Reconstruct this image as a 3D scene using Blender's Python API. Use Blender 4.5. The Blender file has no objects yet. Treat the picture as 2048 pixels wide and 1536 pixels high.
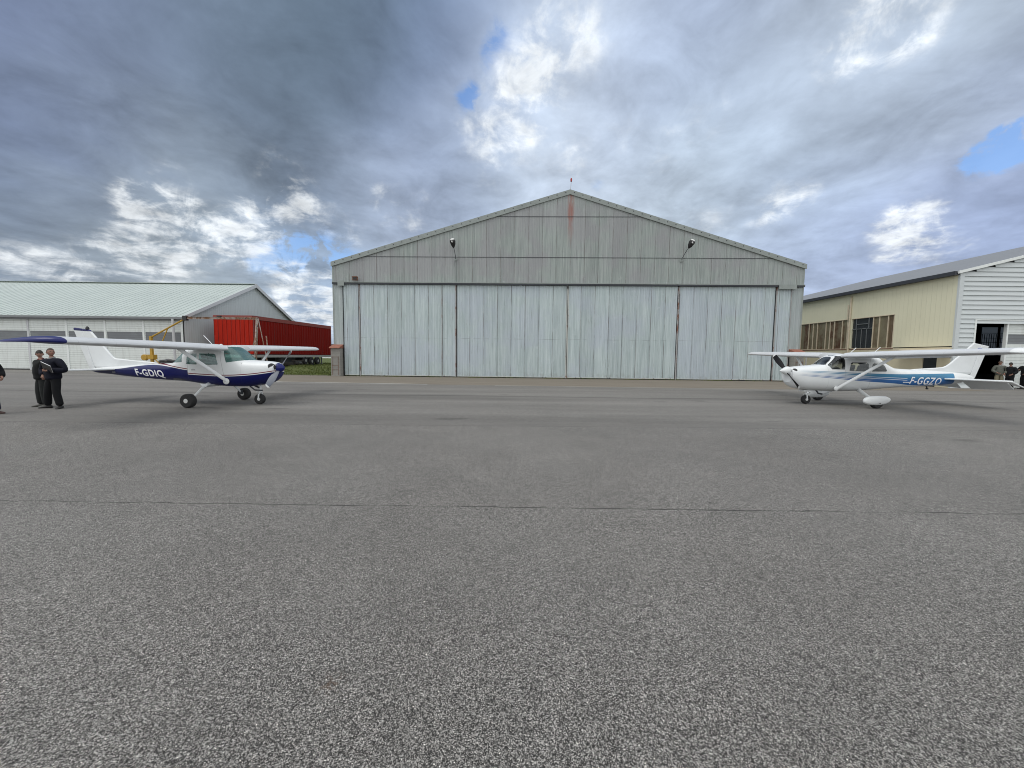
import bpy, bmesh, math, random
from mathutils import Vector, Matrix
random.seed(7)
S = bpy.context.scene
COL = S.collection
R = math.radians
PI = math.pi

# ------------------------------------------------------------------ camera
H = 1.718
cam_d = bpy.data.cameras.new('camera')
cam = bpy.data.objects.new('camera', cam_d)
COL.objects.link(cam)
S.camera = cam
cam_d.sensor_fit = 'HORIZONTAL'
cam_d.sensor_width = 36.0
cam_d.lens = 36.0 * 760.0 / 2048.0
cam_d.clip_start = 0.05
cam_d.clip_end = 6000
pitch, roll = 0.0732, 0.0113
Fv = Vector((0, math.cos(pitch), -math.sin(pitch)))
Rv = Vector((1, 0, 0))
Uv = Rv.cross(Fv)
R2 = Rv * math.cos(roll) + Uv * math.sin(roll)
U2 = -Rv * math.sin(roll) + Uv * math.cos(roll)
cam.matrix_world = Matrix(((R2.x, U2.x, -Fv.x, 0), (R2.y, U2.y, -Fv.y, 0), (R2.z, U2.z, -Fv.z, H), (0, 0, 0, 1)))
S.view_settings.view_transform = 'Standard'
S.view_settings.look = 'None'
S.view_settings.gamma = 1
S.view_settings.exposure = 0.0

S.cycles.use_denoising = True
S.cycles.pixel_filter_type = 'BLACKMAN_HARRIS'
S.cycles.filter_width = 1.0
# ------------------------------------------------------------------ sun
SUN_DIR = Vector((0.38, 0.26, -0.88)).normalized()     # direction the light travels
sl = bpy.data.lights.new('sun', 'SUN')
sl.energy = 1.05
sl.angle = R(30)
sl.color = (1.0, 0.975, 0.94)
sun = bpy.data.objects.new('sun', sl)
COL.objects.link(sun)
sun.rotation_euler = SUN_DIR.to_track_quat('-Z', 'Y').to_euler()
sun.location = (-20, -20, 40)

# ------------------------------------------------------------------ world: clear sky seen through a broken cloud layer
SKY = [(-0.683,0.564,0.465,0.254,0.314,0.503),(-0.596,0.618,0.512,0.242,0.305,0.456),(-0.483,0.673,0.559,0.162,0.216,0.296),(-0.34,0.722,0.602,0.138,0.191,0.262),(-0.17,0.756,0.632,0.156,0.212,0.296),(-0.068,0.765,0.64,0.195,0.283,0.503),(0.064,0.765,0.641,0.531,0.631,0.763),(0.227,0.745,0.627,0.439,0.547,0.734),(0.366,0.711,0.6,0.4,0.49,0.722),(0.502,0.66,0.559,0.49,0.571,0.722),(0.609,0.605,0.513,0.578,0.689,0.779),(0.676,0.562,0.478,0.504,0.592,0.722),(-0.717,0.585,0.38,0.195,0.246,0.413),(-0.633,0.649,0.423,0.175,0.231,0.361),(-0.519,0.715,0.468,0.181,0.235,0.296),(-0.369,0.776,0.511,0.138,0.191,0.258),(-0.185,0.82,0.542,0.162,0.216,0.305),(-0.073,0.832,0.55,0.262,0.352,0.61),(0.062,0.832,0.552,0.511,0.61,0.747),(0.251,0.806,0.537,0.429,0.529,0.762),(0.399,0.762,0.51,0.478,0.584,0.747),(0.54,0.699,0.469,0.459,0.543,0.684),(0.647,0.633,0.426,0.447,0.529,0.646),(0.711,0.582,0.394,0.429,0.504,0.646),(-0.745,0.601,0.289,0.162,0.212,0.328),(-0.664,0.673,0.326,0.144,0.195,0.287),(-0.55,0.751,0.366,0.136,0.184,0.266),(-0.396,0.825,0.404,0.15,0.202,0.296),(-0.22,0.875,0.431,0.254,0.319,0.485),(-0.033,0.896,0.443,0.515,0.61,0.716),(0.091,0.892,0.442,0.446,0.543,0.697),(0.243,0.868,0.432,0.444,0.547,0.718),(0.387,0.825,0.412,0.417,0.523,0.609),(0.507,0.77,0.387,0.3,0.389,0.47),(0.604,0.712,0.359,0.417,0.497,0.609),(0.679,0.655,0.331,0.4,0.484,0.669),(0.741,0.598,0.304,0.32,0.389,0.567),(-0.763,0.61,0.211,0.144,0.195,0.292),(-0.698,0.676,0.235,0.242,0.305,0.381),(-0.604,0.752,0.264,0.376,0.445,0.485),(-0.507,0.813,0.287,0.262,0.323,0.456),(-0.386,0.869,0.308,0.413,0.497,0.631),(-0.209,0.921,0.329,0.392,0.479,0.631),(0.341,0.883,0.322,0.571,0.673,0.779),(0.493,0.817,0.299,0.459,0.556,0.722),(0.598,0.752,0.277,0.383,0.49,0.73),(0.679,0.689,0.255,0.429,0.529,0.747),(0.751,0.618,0.231,0.282,0.35,0.547),(-0.776,0.616,0.136,0.181,0.235,0.328),(-0.721,0.676,0.151,0.305,0.361,0.413),(-0.649,0.743,0.167,0.376,0.429,0.456),(-0.574,0.799,0.181,0.328,0.402,0.515),(-0.473,0.859,0.196,0.223,0.413,0.68),(0.609,0.771,0.187,0.447,0.55,0.795),(0.718,0.676,0.167,0.361,0.44,0.638),(-0.708,0.702,0.076,0.456,0.515,0.565),(-0.482,0.87,0.099,0.546,0.61,0.701),(0.22,0.968,0.118,0.615,0.705,0.787),(0.656,0.748,0.097,0.556,0.643,0.805),(0.785,0.614,0.082,0.429,0.523,0.684),(0.15,0.77,0.62,0.73,0.807,0.905),(0.086,0.857,0.508,0.745,0.815,0.913),(0.17,0.887,0.43,0.61,0.694,0.815),(0.284,0.767,0.575,0.515,0.61,0.776),(0.352,0.841,0.41,0.552,0.644,0.761),(0.402,0.849,0.341,0.578,0.665,0.776),(0.254,0.898,0.359,0.61,0.687,0.791),(0.547,0.661,0.514,0.552,0.631,0.745),(0.625,0.665,0.408,0.434,0.515,0.631),(0.498,0.748,0.439,0.434,0.515,0.631),(-0.304,0.89,0.339,0.503,0.578,0.701),(-0.165,0.876,0.453,0.305,0.376,0.527),(-0.612,0.76,0.219,0.515,0.578,0.61),(-0.655,0.705,0.273,0.402,0.474,0.515),(0.551,0.804,0.225,0.515,0.604,0.745),(0.743,0.63,0.227,0.231,0.292,0.468),(0.759,0.597,0.26,0.216,0.275,0.445),(-0.452,0.766,0.457,0.136,0.195,0.262),(-0.276,0.764,0.584,0.133,0.191,0.262)]
PUFF = [(0.031,0.838,0.546,3.2,1),(0.075,0.777,0.625,3.5,0.9),(0.06,0.863,0.501,2.5,1),(-0.022,0.9,0.434,3,0.6),(-0.077,0.881,0.467,3,0.6),(-0.504,0.796,0.335,2.5,0.8),(-0.443,0.832,0.335,2.5,0.6),(-0.667,0.691,0.28,1.6,0.5),(-0.628,0.726,0.281,2.5,0.6),(-0.62,0.743,0.251,2,0.8),(-0.662,0.711,0.239,3,0.6),(-0.684,0.703,0.193,3,0.75),(-0.663,0.728,0.173,3,0.75),(-0.556,0.793,0.249,2.5,0.8),(-0.582,0.784,0.217,2.5,0.85),(-0.518,0.813,0.266,2,0.7),(-0.48,0.868,0.132,3.2,0.9),(-0.445,0.887,0.124,3,0.8),(-0.51,0.845,0.16,1.2,0.5),(0.581,0.63,0.516,2.5,0.75),(0.559,0.652,0.511,2.5,0.8),(0.547,0.67,0.501,2,0.7),(0.559,0.768,0.311,2.5,0.6),(0.525,0.796,0.302,2,0.5),(-0.292,0.888,0.355,2,0.6),(-0.372,0.886,0.276,2.5,0.6),(-0.232,0.916,0.327,3,0.5),(0.409,0.86,0.303,3.5,0.5),(0.278,0.847,0.453,2.5,0.35),(0.221,0.838,0.498,2.5,0.3),(0.688,0.694,0.214,2,0.8),(0.693,0.683,0.232,1.5,0.7),(-0.776,0.62,0.117,3,0.5),(-0.745,0.656,0.121,3,0.4),(0.692,0.65,0.313,3,0.35),(0.137,0.892,0.432,3,0.4),(0.328,0.837,0.438,2,0.4),(0.394,0.785,0.478,3,0.35),(0.736,0.655,0.17,2,0.6),(0.145,0.788,0.598,3,0.5)]
GAP = [(-0.019,0.793,0.609,1.4,0.95),(-0.047,0.819,0.572,1.2,0.75),(-0.069,0.841,0.537,1.3,1),(-0.091,0.851,0.517,1.0,0.9),(0.74,0.583,0.337,1.6,1),(0.726,0.603,0.332,1.5,1),(0.713,0.626,0.314,1.2,0.9),(0.712,0.649,0.266,1.3,0.95),(0.688,0.674,0.268,1.1,0.8),(-0.502,0.836,0.222,2.6,1.1),(-0.461,0.859,0.223,2.8,1.2),(-0.427,0.879,0.212,3,1.2),(-0.531,0.828,0.178,1.6,0.9),(0.201,0.896,0.396,1.0,0.4),(-0.021,0.762,0.647,1.2,0.5)]


def build_world():
    w = bpy.data.worlds.new('World')
    S.world = w
    w.use_nodes = True
    nt = w.node_tree
    N, L = nt.nodes, nt.links
    for n in list(N):
        N.remove(n)
    def vm(op, a=None, b=None, scale=None):
        n = N.new('ShaderNodeVectorMath'); n.operation = op
        for i, v in enumerate((a, b)):
            if v is None: continue
            if isinstance(v, (tuple, list)): n.inputs[i].default_value = v
            else: L.new(v, n.inputs[i])
        if scale is not None:
            if isinstance(scale, (int, float)): n.inputs['Scale'].default_value = scale
            else: L.new(scale, n.inputs['Scale'])
        return n.outputs['Value'] if op in ('DOT_PRODUCT', 'LENGTH') else n.outputs['Vector']
    def mt(op, a, b=0.0, c=0.0, clamp=False):
        n = N.new('ShaderNodeMath'); n.operation = op; n.use_clamp = clamp
        for i, v in enumerate((a, b, c)):
            if isinstance(v, (int, float)): n.inputs[i].default_value = v
            else: L.new(v, n.inputs[i])
        return n.outputs[0]
    def noise(vec, scale, detail, rough=0.5, col=False, lac=2.0, dist=0.0):
        n = N.new('ShaderNodeTexNoise'); L.new(vec, n.inputs['Vector'])
        n.inputs['Scale'].default_value = scale; n.inputs['Detail'].default_value = detail
        n.inputs['Roughness'].default_value = rough; n.inputs['Lacunarity'].default_value = lac
        n.inputs['Distortion'].default_value = dist
        return n.outputs['Color'] if col else n.outputs['Fac']
    tc = N.new('ShaderNodeTexCoord')
    d0 = vm('NORMALIZE', tc.outputs['Generated'])
    sep = N.new('ShaderNodeSeparateXYZ'); L.new(d0, sep.inputs[0])
    zz = mt('ADD', mt('MAXIMUM', sep.outputs['Z'], 0.0), 0.22)
    plane = vm('SCALE', d0, scale=mt('DIVIDE', 1.0, zz))        # position on the cloud layer
    # warp the direction so cloud borders wander
    nz = vm('SUBTRACT', noise(plane, 1.5, 4, 0.5, True), (0.5, 0.5, 0.5))
    nz2 = vm('SUBTRACT', noise(plane, 5.0, 5, 0.6, True), (0.5, 0.5, 0.5))
    dw = vm('NORMALIZE', vm('ADD', vm('ADD', d0, vm('SCALE', nz, scale=0.20)), vm('SCALE', nz2, scale=0.07)))
    # broad tones of the cloud base
    csum = None; wsum = None
    for x, y, z, r, g, b in SKY:
        e = mt('EXPONENT', mt('MULTIPLY_ADD', vm('DOT_PRODUCT', dw, (x, y, z)), 95.0, -95.0))
        cc = vm('SCALE', (r, g, b), scale=e)
        csum = cc if csum is None else vm('ADD', csum, cc)
        wsum = e if wsum is None else mt('ADD', wsum, e)
    # overhead and behind the viewer: unseen cloud, brightened to light the ground
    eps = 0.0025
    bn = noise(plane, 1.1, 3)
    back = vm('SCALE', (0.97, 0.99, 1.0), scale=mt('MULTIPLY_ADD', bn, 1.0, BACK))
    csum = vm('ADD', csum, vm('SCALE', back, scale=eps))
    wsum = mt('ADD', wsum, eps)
    base = vm('SCALE', csum, scale=mt('DIVIDE', 1.0, wsum))
    # soft modelling of the cloud base
    f1 = noise(plane, 2.6, 6, 0.55, dist=0.25)
    f2 = noise(plane, 9.0, 6, 0.62, dist=0.4)
    f3 = noise(plane, 4.4, 5, 0.6, dist=0.8)
    mod = mt('ADD', mt('MULTIPLY_ADD', f1, 1.25, 0.38), mt('ADD', mt('MULTIPLY_ADD', f2, 0.32, -0.16), mt('MULTIPLY_ADD', f3, 0.6, -0.3)))
    base = vm('SCALE', base, scale=mod)
    def field(lst, dirv, gain=1.0):
        s = None
        for x, y, z, rr, a in lst:
            k = 1.0 / (1.0 - math.cos(R(rr * gain)))
            e = mt('EXPONENT', mt('MULTIPLY_ADD', vm('DOT_PRODUCT', dirv, (x, y, z)), k, -k))
            e = mt('MULTIPLY', e, a)
            s = e if s is None else mt('ADD', s, e)
        return s
    dw2 = vm('NORMALIZE', vm('ADD', vm('ADD', d0, vm('SCALE', nz, scale=0.10)), vm('SCALE', nz2, scale=0.075)))
    pn = noise(plane, 6.5, 8, 0.62, dist=0.35)
    pn2 = noise(plane, 2.4, 5, 0.6)
    pn3 = noise(d0, 15.0, 7, 0.62, dist=0.5)
    fp = mt('MINIMUM', field(PUFF, dw2, 1.15), 0.92)
    P = mt('MULTIPLY', fp, mt('ADD', 1.0, mt('ADD', mt('ADD', mt('MULTIPLY_ADD', pn, 5.0, -2.6), mt('MULTIPLY_ADD', pn3, 4.0, -2.0)), mt('MULTIPLY_ADD', pn2, 1.2, -0.6))))
    def sstep(v, lo, hi):
        n = N.new('ShaderNodeMapRange'); n.interpolation_type = 'SMOOTHSTEP'
        L.new(v, n.inputs['Value']); n.inputs['From Min'].default_value = lo; n.inputs['From Max'].default_value = hi
        return n.outputs['Result']
    pm = sstep(P, 0.18, 1.55)
    G = mt('MULTIPLY', mt('MINIMUM', mt('MULTIPLY', field(GAP, dw2, 1.25), 0.55), 1.15), mt('ADD', 1.0, mt('ADD', mt('MULTIPLY_ADD', pn, 2.5, -1.25), mt('MULTIPLY_ADD', pn3, 8.0, -4.2))))
    gm = sstep(G, 0.12, 1.05)
    sky = N.new('ShaderNodeTexSky'); sky.sky_type = 'NISHITA'; sky.sun_disc = False
    sky.sun_elevation = R(50); sky.sun_rotation = R(230)
    sky.air_density = 1.0; sky.dust_density = 0.6; sky.ozone_density = 1.5
    blue = vm('ADD', vm('SCALE', sky.outputs['Color'], scale=1.4), (0.1, 0.9, 2.9))
    def mixc(fac, a, b):
        n = N.new('ShaderNodeMix'); n.data_type = 'RGBA'
        if isinstance(fac, (int, float)): n.inputs[0].default_value = fac
        else: L.new(fac, n.inputs[0])
        for idx, v in ((6, a), (7, b)):
            if isinstance(v, tuple): n.inputs[idx].default_value = (*v, 1)
            else: L.new(v, n.inputs[idx])
        return n.outputs[2]
    clouds = vm('SCALE', base, scale=10.0)
    c1 = mixc(mt('MULTIPLY', gm, 0.8), clouds, blue)
    white = vm('SCALE', (8.9, 9.3, 9.6), scale=mt('ADD', mt('MULTIPLY_ADD', f2, 1.2, 0.02), mt('MULTIPLY_ADD', f1, 0.9, 0.0)))
    c2 = mixc(mt('MULTIPLY', pm, 0.82), c1, white)
    # below the horizon a plain earth tone
    lowm = sstep(sep.outputs['Z'], -0.02, 0.0)
    c3 = mixc(lowm, (1.2, 1.2, 1.1), c2)
    bg = N.new('ShaderNodeBackground'); bg.inputs['Strength'].default_value = 0.1
    L.new(c3, bg.inputs['Color'])
    out = N.new('ShaderNodeOutputWorld'); L.new(bg.outputs[0], out.inputs['Surface'])
    w.cycles.sampling_method = 'MANUAL'
    w.cycles.sample_map_resolution = 256
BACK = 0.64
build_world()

# ------------------------------------------------------------------ helpers
def T(o, label=None, cat=None, group=None, kind=None):
    if label: o['label'] = label
    if cat: o['category'] = cat
    if group: o['group'] = group
    if kind: o['kind'] = kind
    return o

def empty(name, loc=(0, 0, 0), rz=0, label=None, cat=None, group=None):
    o = bpy.data.objects.new(name, None)
    COL.objects.link(o)
    o.location = loc; o.rotation_euler = (0, 0, rz)
    o.empty_display_size = 0.2
    return T(o, label, cat, group)

class MB:
    def __init__(s): s.v = []; s.f = []; s.m = []
    def add(s, vs, fs, mi=0):
        b = len(s.v); s.v += [tuple(x) for x in vs]; s.f += [tuple(i + b for i in f) for f in fs]; s.m += [mi] * len(fs)
        return s
    def box(s, x0, x1, y0, y1, z0, z1, mi=0):
        vs = [(x0,y0,z0),(x1,y0,z0),(x1,y1,z0),(x0,y1,z0),(x0,y0,z1),(x1,y0,z1),(x1,y1,z1),(x0,y1,z1)]
        return s.add(vs, [(0,3,2,1),(4,5,6,7),(0,1,5,4),(1,2,6,5),(2,3,7,6),(3,0,4,7)], mi)
    def prism(s, poly, axis, a, b, mi=0):
        """poly: list of 2-D points; axis 'y': points are (x,z); 'x': (y,z); 'z': (x,y)"""
        n = len(poly)
        def P(p, t):
            return (p[0], t, p[1]) if axis == 'y' else ((t, p[0], p[1]) if axis == 'x' else (p[0], p[1], t))
        vs = [P(p, a) for p in poly] + [P(p, b) for p in poly]
        fs = [tuple(range(n)), tuple(range(2 * n - 1, n - 1, -1))]
        for i in range(n):
            j = (i + 1) % n
            fs.append((i, i + n, j + n, j))
        return s.add(vs, fs, mi)
    def tube(s, pts, r, n=8, cap=True, mi=0, flat=1.0, up=(0, 0, 1)):
        """sweep; r number or list; flat scales one axis of the section"""
        pts = [Vector(p) for p in pts]
        if not isinstance(r, (list, tuple)): r = [r] * len(pts)
        b = len(s.v)
        for i, p in enumerate(pts):
            d = (pts[min(i + 1, len(pts) - 1)] - pts[max(i - 1, 0)]).normalized()
            a = Vector(up)
            if abs(d.dot(a)) > 0.95: a = Vector((1, 0, 0))
            e1 = d.cross(a).normalized(); e2 = d.cross(e1).normalized()
            for k in range(n):
                t = 2 * PI * k / n
                s.v.append(tuple(p + e1 * math.cos(t) * r[i] + e2 * math.sin(t) * r[i] * flat))
        for i in range(len(pts) - 1):
            for k in range(n):
                j = (k + 1) % n
                s.f.append((b + i * n + k, b + i * n + j, b + (i + 1) * n + j, b + (i + 1) * n + k)); s.m.append(mi)
        if cap:
            s.f.append(tuple(b + k for k in range(n))); s.m.append(mi)
            e = b + (len(pts) - 1) * n
            s.f.append(tuple(e + k for k in range(n - 1, -1, -1))); s.m.append(mi)
        return s
    def lathe(s, prof, c, axis, n=24, mi=0):
        """prof: (dist along axis, radius)"""
        c = Vector(c); ax = Vector(axis).normalized()
        a = Vector((0, 0, 1)) if abs(ax.z) < 0.9 else Vector((1, 0, 0))
        e1 = ax.cross(a).normalized(); e2 = ax.cross(e1)
        b = len(s.v)
        for t, r in prof:
            for k in range(n):
                q = 2 * PI * k / n
                s.v.append(tuple(c + ax * t + (e1 * math.cos(q) + e2 * math.sin(q)) * max(r, 1e-4)))
        for i in range(len(prof) - 1):
            for k in range(n):
                j = (k + 1) % n
                s.f.append((b + i * n + k, b + i * n + j, b + (i + 1) * n + j, b + (i + 1) * n + k)); s.m.append(mi)
        s.f.append(tuple(b + k for k in range(n))); s.m.append(mi)
        e = b + (len(prof) - 1) * n
        s.f.append(tuple(e + k for k in range(n - 1, -1, -1))); s.m.append(mi)
        return s
    def build(s, name, mats, parent=None, smooth=False, bevel=0, fix=True, angle=35):
        me = bpy.data.meshes.new(name)
        me.from_pydata(s.v, [], s.f)
        if not isinstance(mats, (list, tuple)): mats = [mats]
        for m in mats: me.materials.append(m)
        if len(mats) > 1:
            me.polygons.foreach_set('material_index', s.m)
        if fix:
            bm = bmesh.new(); bm.from_mesh(me)
            bmesh.ops.recalc_face_normals(bm, faces=bm.faces)
            bm.to_mesh(me); bm.free()
        if smooth:
            me.polygons.foreach_set('use_smooth', [True] * len(me.polygons))
            try: me.set_sharp_from_angle(angle=R(angle))
            except Exception: pass
        me.update()
        o = bpy.data.objects.new(name, me)
        COL.objects.link(o)
        if parent: o.parent = parent
        if bevel:
            b = o.modifiers.new('bevel', 'BEVEL'); b.width = bevel; b.segments = 2; b.limit_method = 'ANGLE'
        return o

# ------------------------------------------------------------------ materials
class NT:
    def __init__(s, name):
        s.mat = bpy.data.materials.new(name); s.mat.use_nodes = True
        s.nt = s.mat.node_tree; s.N = s.nt.nodes; s.L = s.nt.links
        s.bsdf = s.N['Principled BSDF']; s.tc = s.N.new('ShaderNodeTexCoord')
        s.obj = s.tc.outputs['Object']
        sp = s.N.new('ShaderNodeSeparateXYZ'); s.L.new(s.obj, sp.inputs[0]); s.x, s.y, s.z = sp.outputs
    def inp(s, n, i, v):
        if v is None: return
        if isinstance(v, (int, float)): n.inputs[i].default_value = v
        elif isinstance(v, tuple): n.inputs[i].default_value = v if len(v) != 3 or n.inputs[i].type != 'RGBA' else (*v, 1)
        else: s.L.new(v, n.inputs[i])
    def m(s, op, a, b=0.0, c=0.0, clamp=False):
        n = s.N.new('ShaderNodeMath'); n.operation = op; n.use_clamp = clamp
        s.inp(n, 0, a); s.inp(n, 1, b); s.inp(n, 2, c)
        return n.outputs[0]
    def mapv(s, sc, loc=(0, 0, 0), vec=None):
        n = s.N.new('ShaderNodeMapping'); s.L.new(vec or s.obj, n.inputs[0])
        n.inputs['Scale'].default_value = sc; n.inputs['Location'].default_value = loc
        return n.outputs[0]
    def noise(s, scale=1.0, detail=3, rough=0.55, vec=None, col=False, dist=0):
        n = s.N.new('ShaderNodeTexNoise'); s.L.new(vec or s.obj, n.inputs['Vector'])
        n.inputs['Scale'].default_value = scale; n.inputs['Detail'].default_value = detail
        n.inputs['Roughness'].default_value = rough; n.inputs['Distortion'].default_value = dist
        return n.outputs['Color' if col else 'Fac']
    def step(s, v, lo, hi, a=0.0, b=1.0, smooth=True):
        n = s.N.new('ShaderNodeMapRange'); n.interpolation_type = 'SMOOTHSTEP' if smooth else 'LINEAR'
        s.inp(n, 0, v); s.inp(n, 1, lo); s.inp(n, 2, hi); s.inp(n, 3, a); s.inp(n, 4, b)
        return n.outputs[0]
    def mix(s, f, a, b, mode='MIX'):
        n = s.N.new('ShaderNodeMix'); n.data_type = 'RGBA'; n.blend_type = mode
        s.inp(n, 0, f)
        for i, v in ((6, a), (7, b)):
            if isinstance(v, tuple): n.inputs[i].default_value = (*v[:3], 1)
            else: s.L.new(v, n.inputs[i])
        return n.outputs[2]
    def bump(s, h, strength=0.3, dist=0.01):
        n = s.N.new('ShaderNodeBump'); n.inputs['Strength'].default_value = strength
        n.inputs['Distance'].default_value = dist; s.L.new(h, n.inputs['Height'])
        s.L.new(n.outputs[0], s.bsdf.inputs['Normal'])
    def curve(s, x, x0, x1, pts):
        """float curve z(x): pts in real units; returns value 0..2 m"""
        n = s.N.new('ShaderNodeFloatCurve')
        t = s.m('DIVIDE', s.m('SUBTRACT', x, x0), x1 - x0)
        s.L.new(t, n.inputs['Value'])
        c = n.mapping.curves[0]
        ps = sorted(((px - x0) / (x1 - x0), pz / 2.0) for px, pz in pts)
        c.points[0].location = ps[0]; c.points[1].location = ps[-1]
        for p in ps[1:-1]: c.points.new(*p)
        n.mapping.update()
        return s.m('MULTIPLY', n.outputs[0], 2.0)
    def fin(s, col=None, rough=0.5, metal=0.0, spec=0.5):
        if col is not None: s.inp(s.bsdf, 'Base Color', col)
        s.inp(s.bsdf, 'Roughness', rough); s.inp(s.bsdf, 'Metallic', metal)
        s.bsdf.inputs['Specular IOR Level'].default_value = spec
        return s.mat

def simple(name, col, rough=0.5, metal=0.0, var=0.12, scale=3.0, spec=0.5, coat=0.0, emit=None):
    t = NT(name)
    n = t.noise(scale, 4, 0.6)
    f = t.m('MULTIPLY_ADD', n, 2 * var, 1 - var)
    c = t.mix(1.0, col, (1, 1, 1), 'MIX')
    vm = t.N.new('ShaderNodeVectorMath'); vm.operation = 'SCALE'; vm.inputs[0].default_value = col; t.L.new(f, vm.inputs['Scale'])
    t.N.remove(c.node)
    t.fin(vm.outputs[0], t.m('MULTIPLY_ADD', n, 0.2, rough - 0.1), metal, spec)
    if coat: t.bsdf.inputs['Coat Weight'].default_value = coat
    return t.mat
M = {}
def ground_asphalt():
    t = NT('asphalt')
    def speck(scale):
        v = t.N.new('ShaderNodeTexVoronoi'); v.inputs['Scale'].default_value = scale; t.L.new(t.obj, v.inputs['Vector'])
        sp = t.N.new('ShaderNodeSeparateColor'); t.L.new(v.outputs['Color'], sp.inputs[0])
        return sp.outputs[0], v.outputs['Distance'], sp.outputs[1]
    a, ad, a2 = speck(215.0)
    b, bd, b2 = speck(84.0)
    # near: open chippings, far strip: finer and paler
    seam2 = t.m('MULTIPLY_ADD', t.noise(0.35, 3), 0.10, t.m('MULTIPLY_ADD', t.x, 0.012, 9.22))
    far = t.step(t.m('SUBTRACT', t.y, seam2), -0.02, 0.02)
    big = t.noise(0.22, 6, 0.65)
    med = t.noise(1.3, 4, 0.6)
    col = t.step(a, 0.0, 1.0, 0.015, 0.335, False)
    bright = t.step(b, 0.92, 0.97, 0.0, 1.0)
    lump = t.step(bd, 0.0, 0.35, 1.0, 0.0)
    brf = t.m('MULTIPLY', bright, lump)
    c = t.m('ADD', col, t.m('MULTIPLY', brf, 0.26))
    c = t.m('MULTIPLY', c, t.m('MULTIPLY_ADD', big, 0.40, 0.80))
    c = t.m('MULTIPLY', c, t.m('MULTIPLY_ADD', med, 0.30, 0.85))
    fine = t.m('MULTIPLY_ADD', t.step(a, 0, 1, -0.03, 0.03, False), 1.0, 0.172)
    streak = t.noise(1.0, 5, 0.6, t.mapv((0.06, 0.55, 1)))
    fine = t.m('MULTIPLY', fine, t.m('MULTIPLY_ADD', streak, 1.3, 0.35))
    fine = t.m('MULTIPLY', fine, t.m('MULTIPLY_ADD', med, 0.2, 0.9))
    c = t.mix(far, (0, 0, 0), (1, 1, 1))
    mixv = t.N.new('ShaderNodeMix'); mixv.data_type = 'FLOAT'
    t.L.new(far, mixv.inputs[0])
    near = t.m('MULTIPLY', t.m('MULTIPLY', t.m('ADD', t.m('MULTIPLY_ADD', t.m('POWER', a, 2.2), 0.42, 0.025), t.m('MULTIPLY', brf, 0.95)), t.m('MULTIPLY_ADD', big, 0.80, 0.66)), t.m('MULTIPLY_ADD', med, 0.36, 0.82))
    gr = t.m('MULTIPLY', t.m('MULTIPLY_ADD', t.noise(34.0, 3, 0.7), 1.8, 0.14), t.m('MULTIPLY_ADD', t.noise(11.0, 3, 0.6), 0.5, 0.75))
    near = t.m('MULTIPLY', near, gr)
    fine = t.m('MULTIPLY', fine, t.m('MULTIPLY_ADD', t.noise(9.0, 4, 0.75), 0.8, 0.6))
    t.L.new(near, mixv.inputs[2]); t.L.new(fine, mixv.inputs[3])
    g = mixv.outputs[0]
    # joints between the paved strips: thin irregular cracks
    j1 = t.m('SUBTRACT', t.y, t.m('ADD', t.m('MULTIPLY_ADD', t.x, -0.004, 4.215), t.m('MULTIPLY_ADD', t.noise(1.6, 7, 0.7), 0.13, -0.065)))
    gapn = t.step(t.noise(1.1, 4), 0.30, 0.55, 0.35, 0.85)
    w1 = t.m('MULTIPLY', t.step(t.m('ABSOLUTE', j1), 0.002, t.m('MULTIPLY_ADD', t.noise(3.0, 4, 0.7), 0.040, -0.004), 1.0, 0.0), gapn)
    j2 = t.m('ABSOLUTE', t.m('SUBTRACT', t.y, seam2))
    w2 = t.m('MULTIPLY', t.step(j2, 0.0, 0.05, 1.0, 0.0), 0.35)
    j3 = t.m('ABSOLUTE', t.m('SUBTRACT', t.y, t.m('MULTIPLY_ADD', t.noise(0.3, 3), 0.5, t.m('MULTIPLY_ADD', t.x, -0.01, 15.9))))
    w3 = t.m('MULTIPLY', t.step(j3, 0.0, 0.28, 1.0, 0.0), 0.35)
    # scattered dark oil spots and patches
    ol = t.noise(1.0, 2, 0.5, t.mapv((0.35, 0.9, 1), (3, 5, 0)))
    w4 = t.step(ol, 0.665, 0.73, 0.0, 0.30)
    dark = t.m('MAXIMUM', t.m('MAXIMUM', w1, w2), t.m('MAXIMUM', w3, w4))
    g = t.m('MULTIPLY', g, t.m('SUBTRACT', 1.0, t.m('MULTIPLY', dark, 0.85)))
    # one rusty stain
    vd = t.N.new('ShaderNodeVectorMath'); vd.operation = 'DISTANCE'; t.L.new(t.mapv((1, 1, 0)), vd.inputs[0]); vd.inputs[1].default_value = (-0.925, 1.865, 0)
    rs = t.m('MULTIPLY', t.step(vd.outputs['Value'], 0.0, 0.10, 1.0, 0.0), t.step(t.noise(28, 3), 0.45, 0.6))
    tint = t.mix(t.noise(0.5, 3), (1.055, 1.0, 0.925), (1.03, 1.0, 0.94))
    sc = t.N.new('ShaderNodeVectorMath'); sc.operation = 'SCALE'; t.L.new(tint, sc.inputs[0]); t.L.new(g, sc.inputs['Scale'])
    colr = t.mix(t.m('MULTIPLY', rs, 0.6), sc.outputs[0], (0.09, 0.05, 0.025))
    hh = t.m('ADD', t.m('MULTIPLY', ad, -1.0), t.m('MULTIPLY', bd, -1.0))
    t.bump(hh, 0.8, 0.006)
    t.fin(colr, 0.78, 0, 0.35)
    return t.mat
M['asphalt'] = ground_asphalt()

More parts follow.
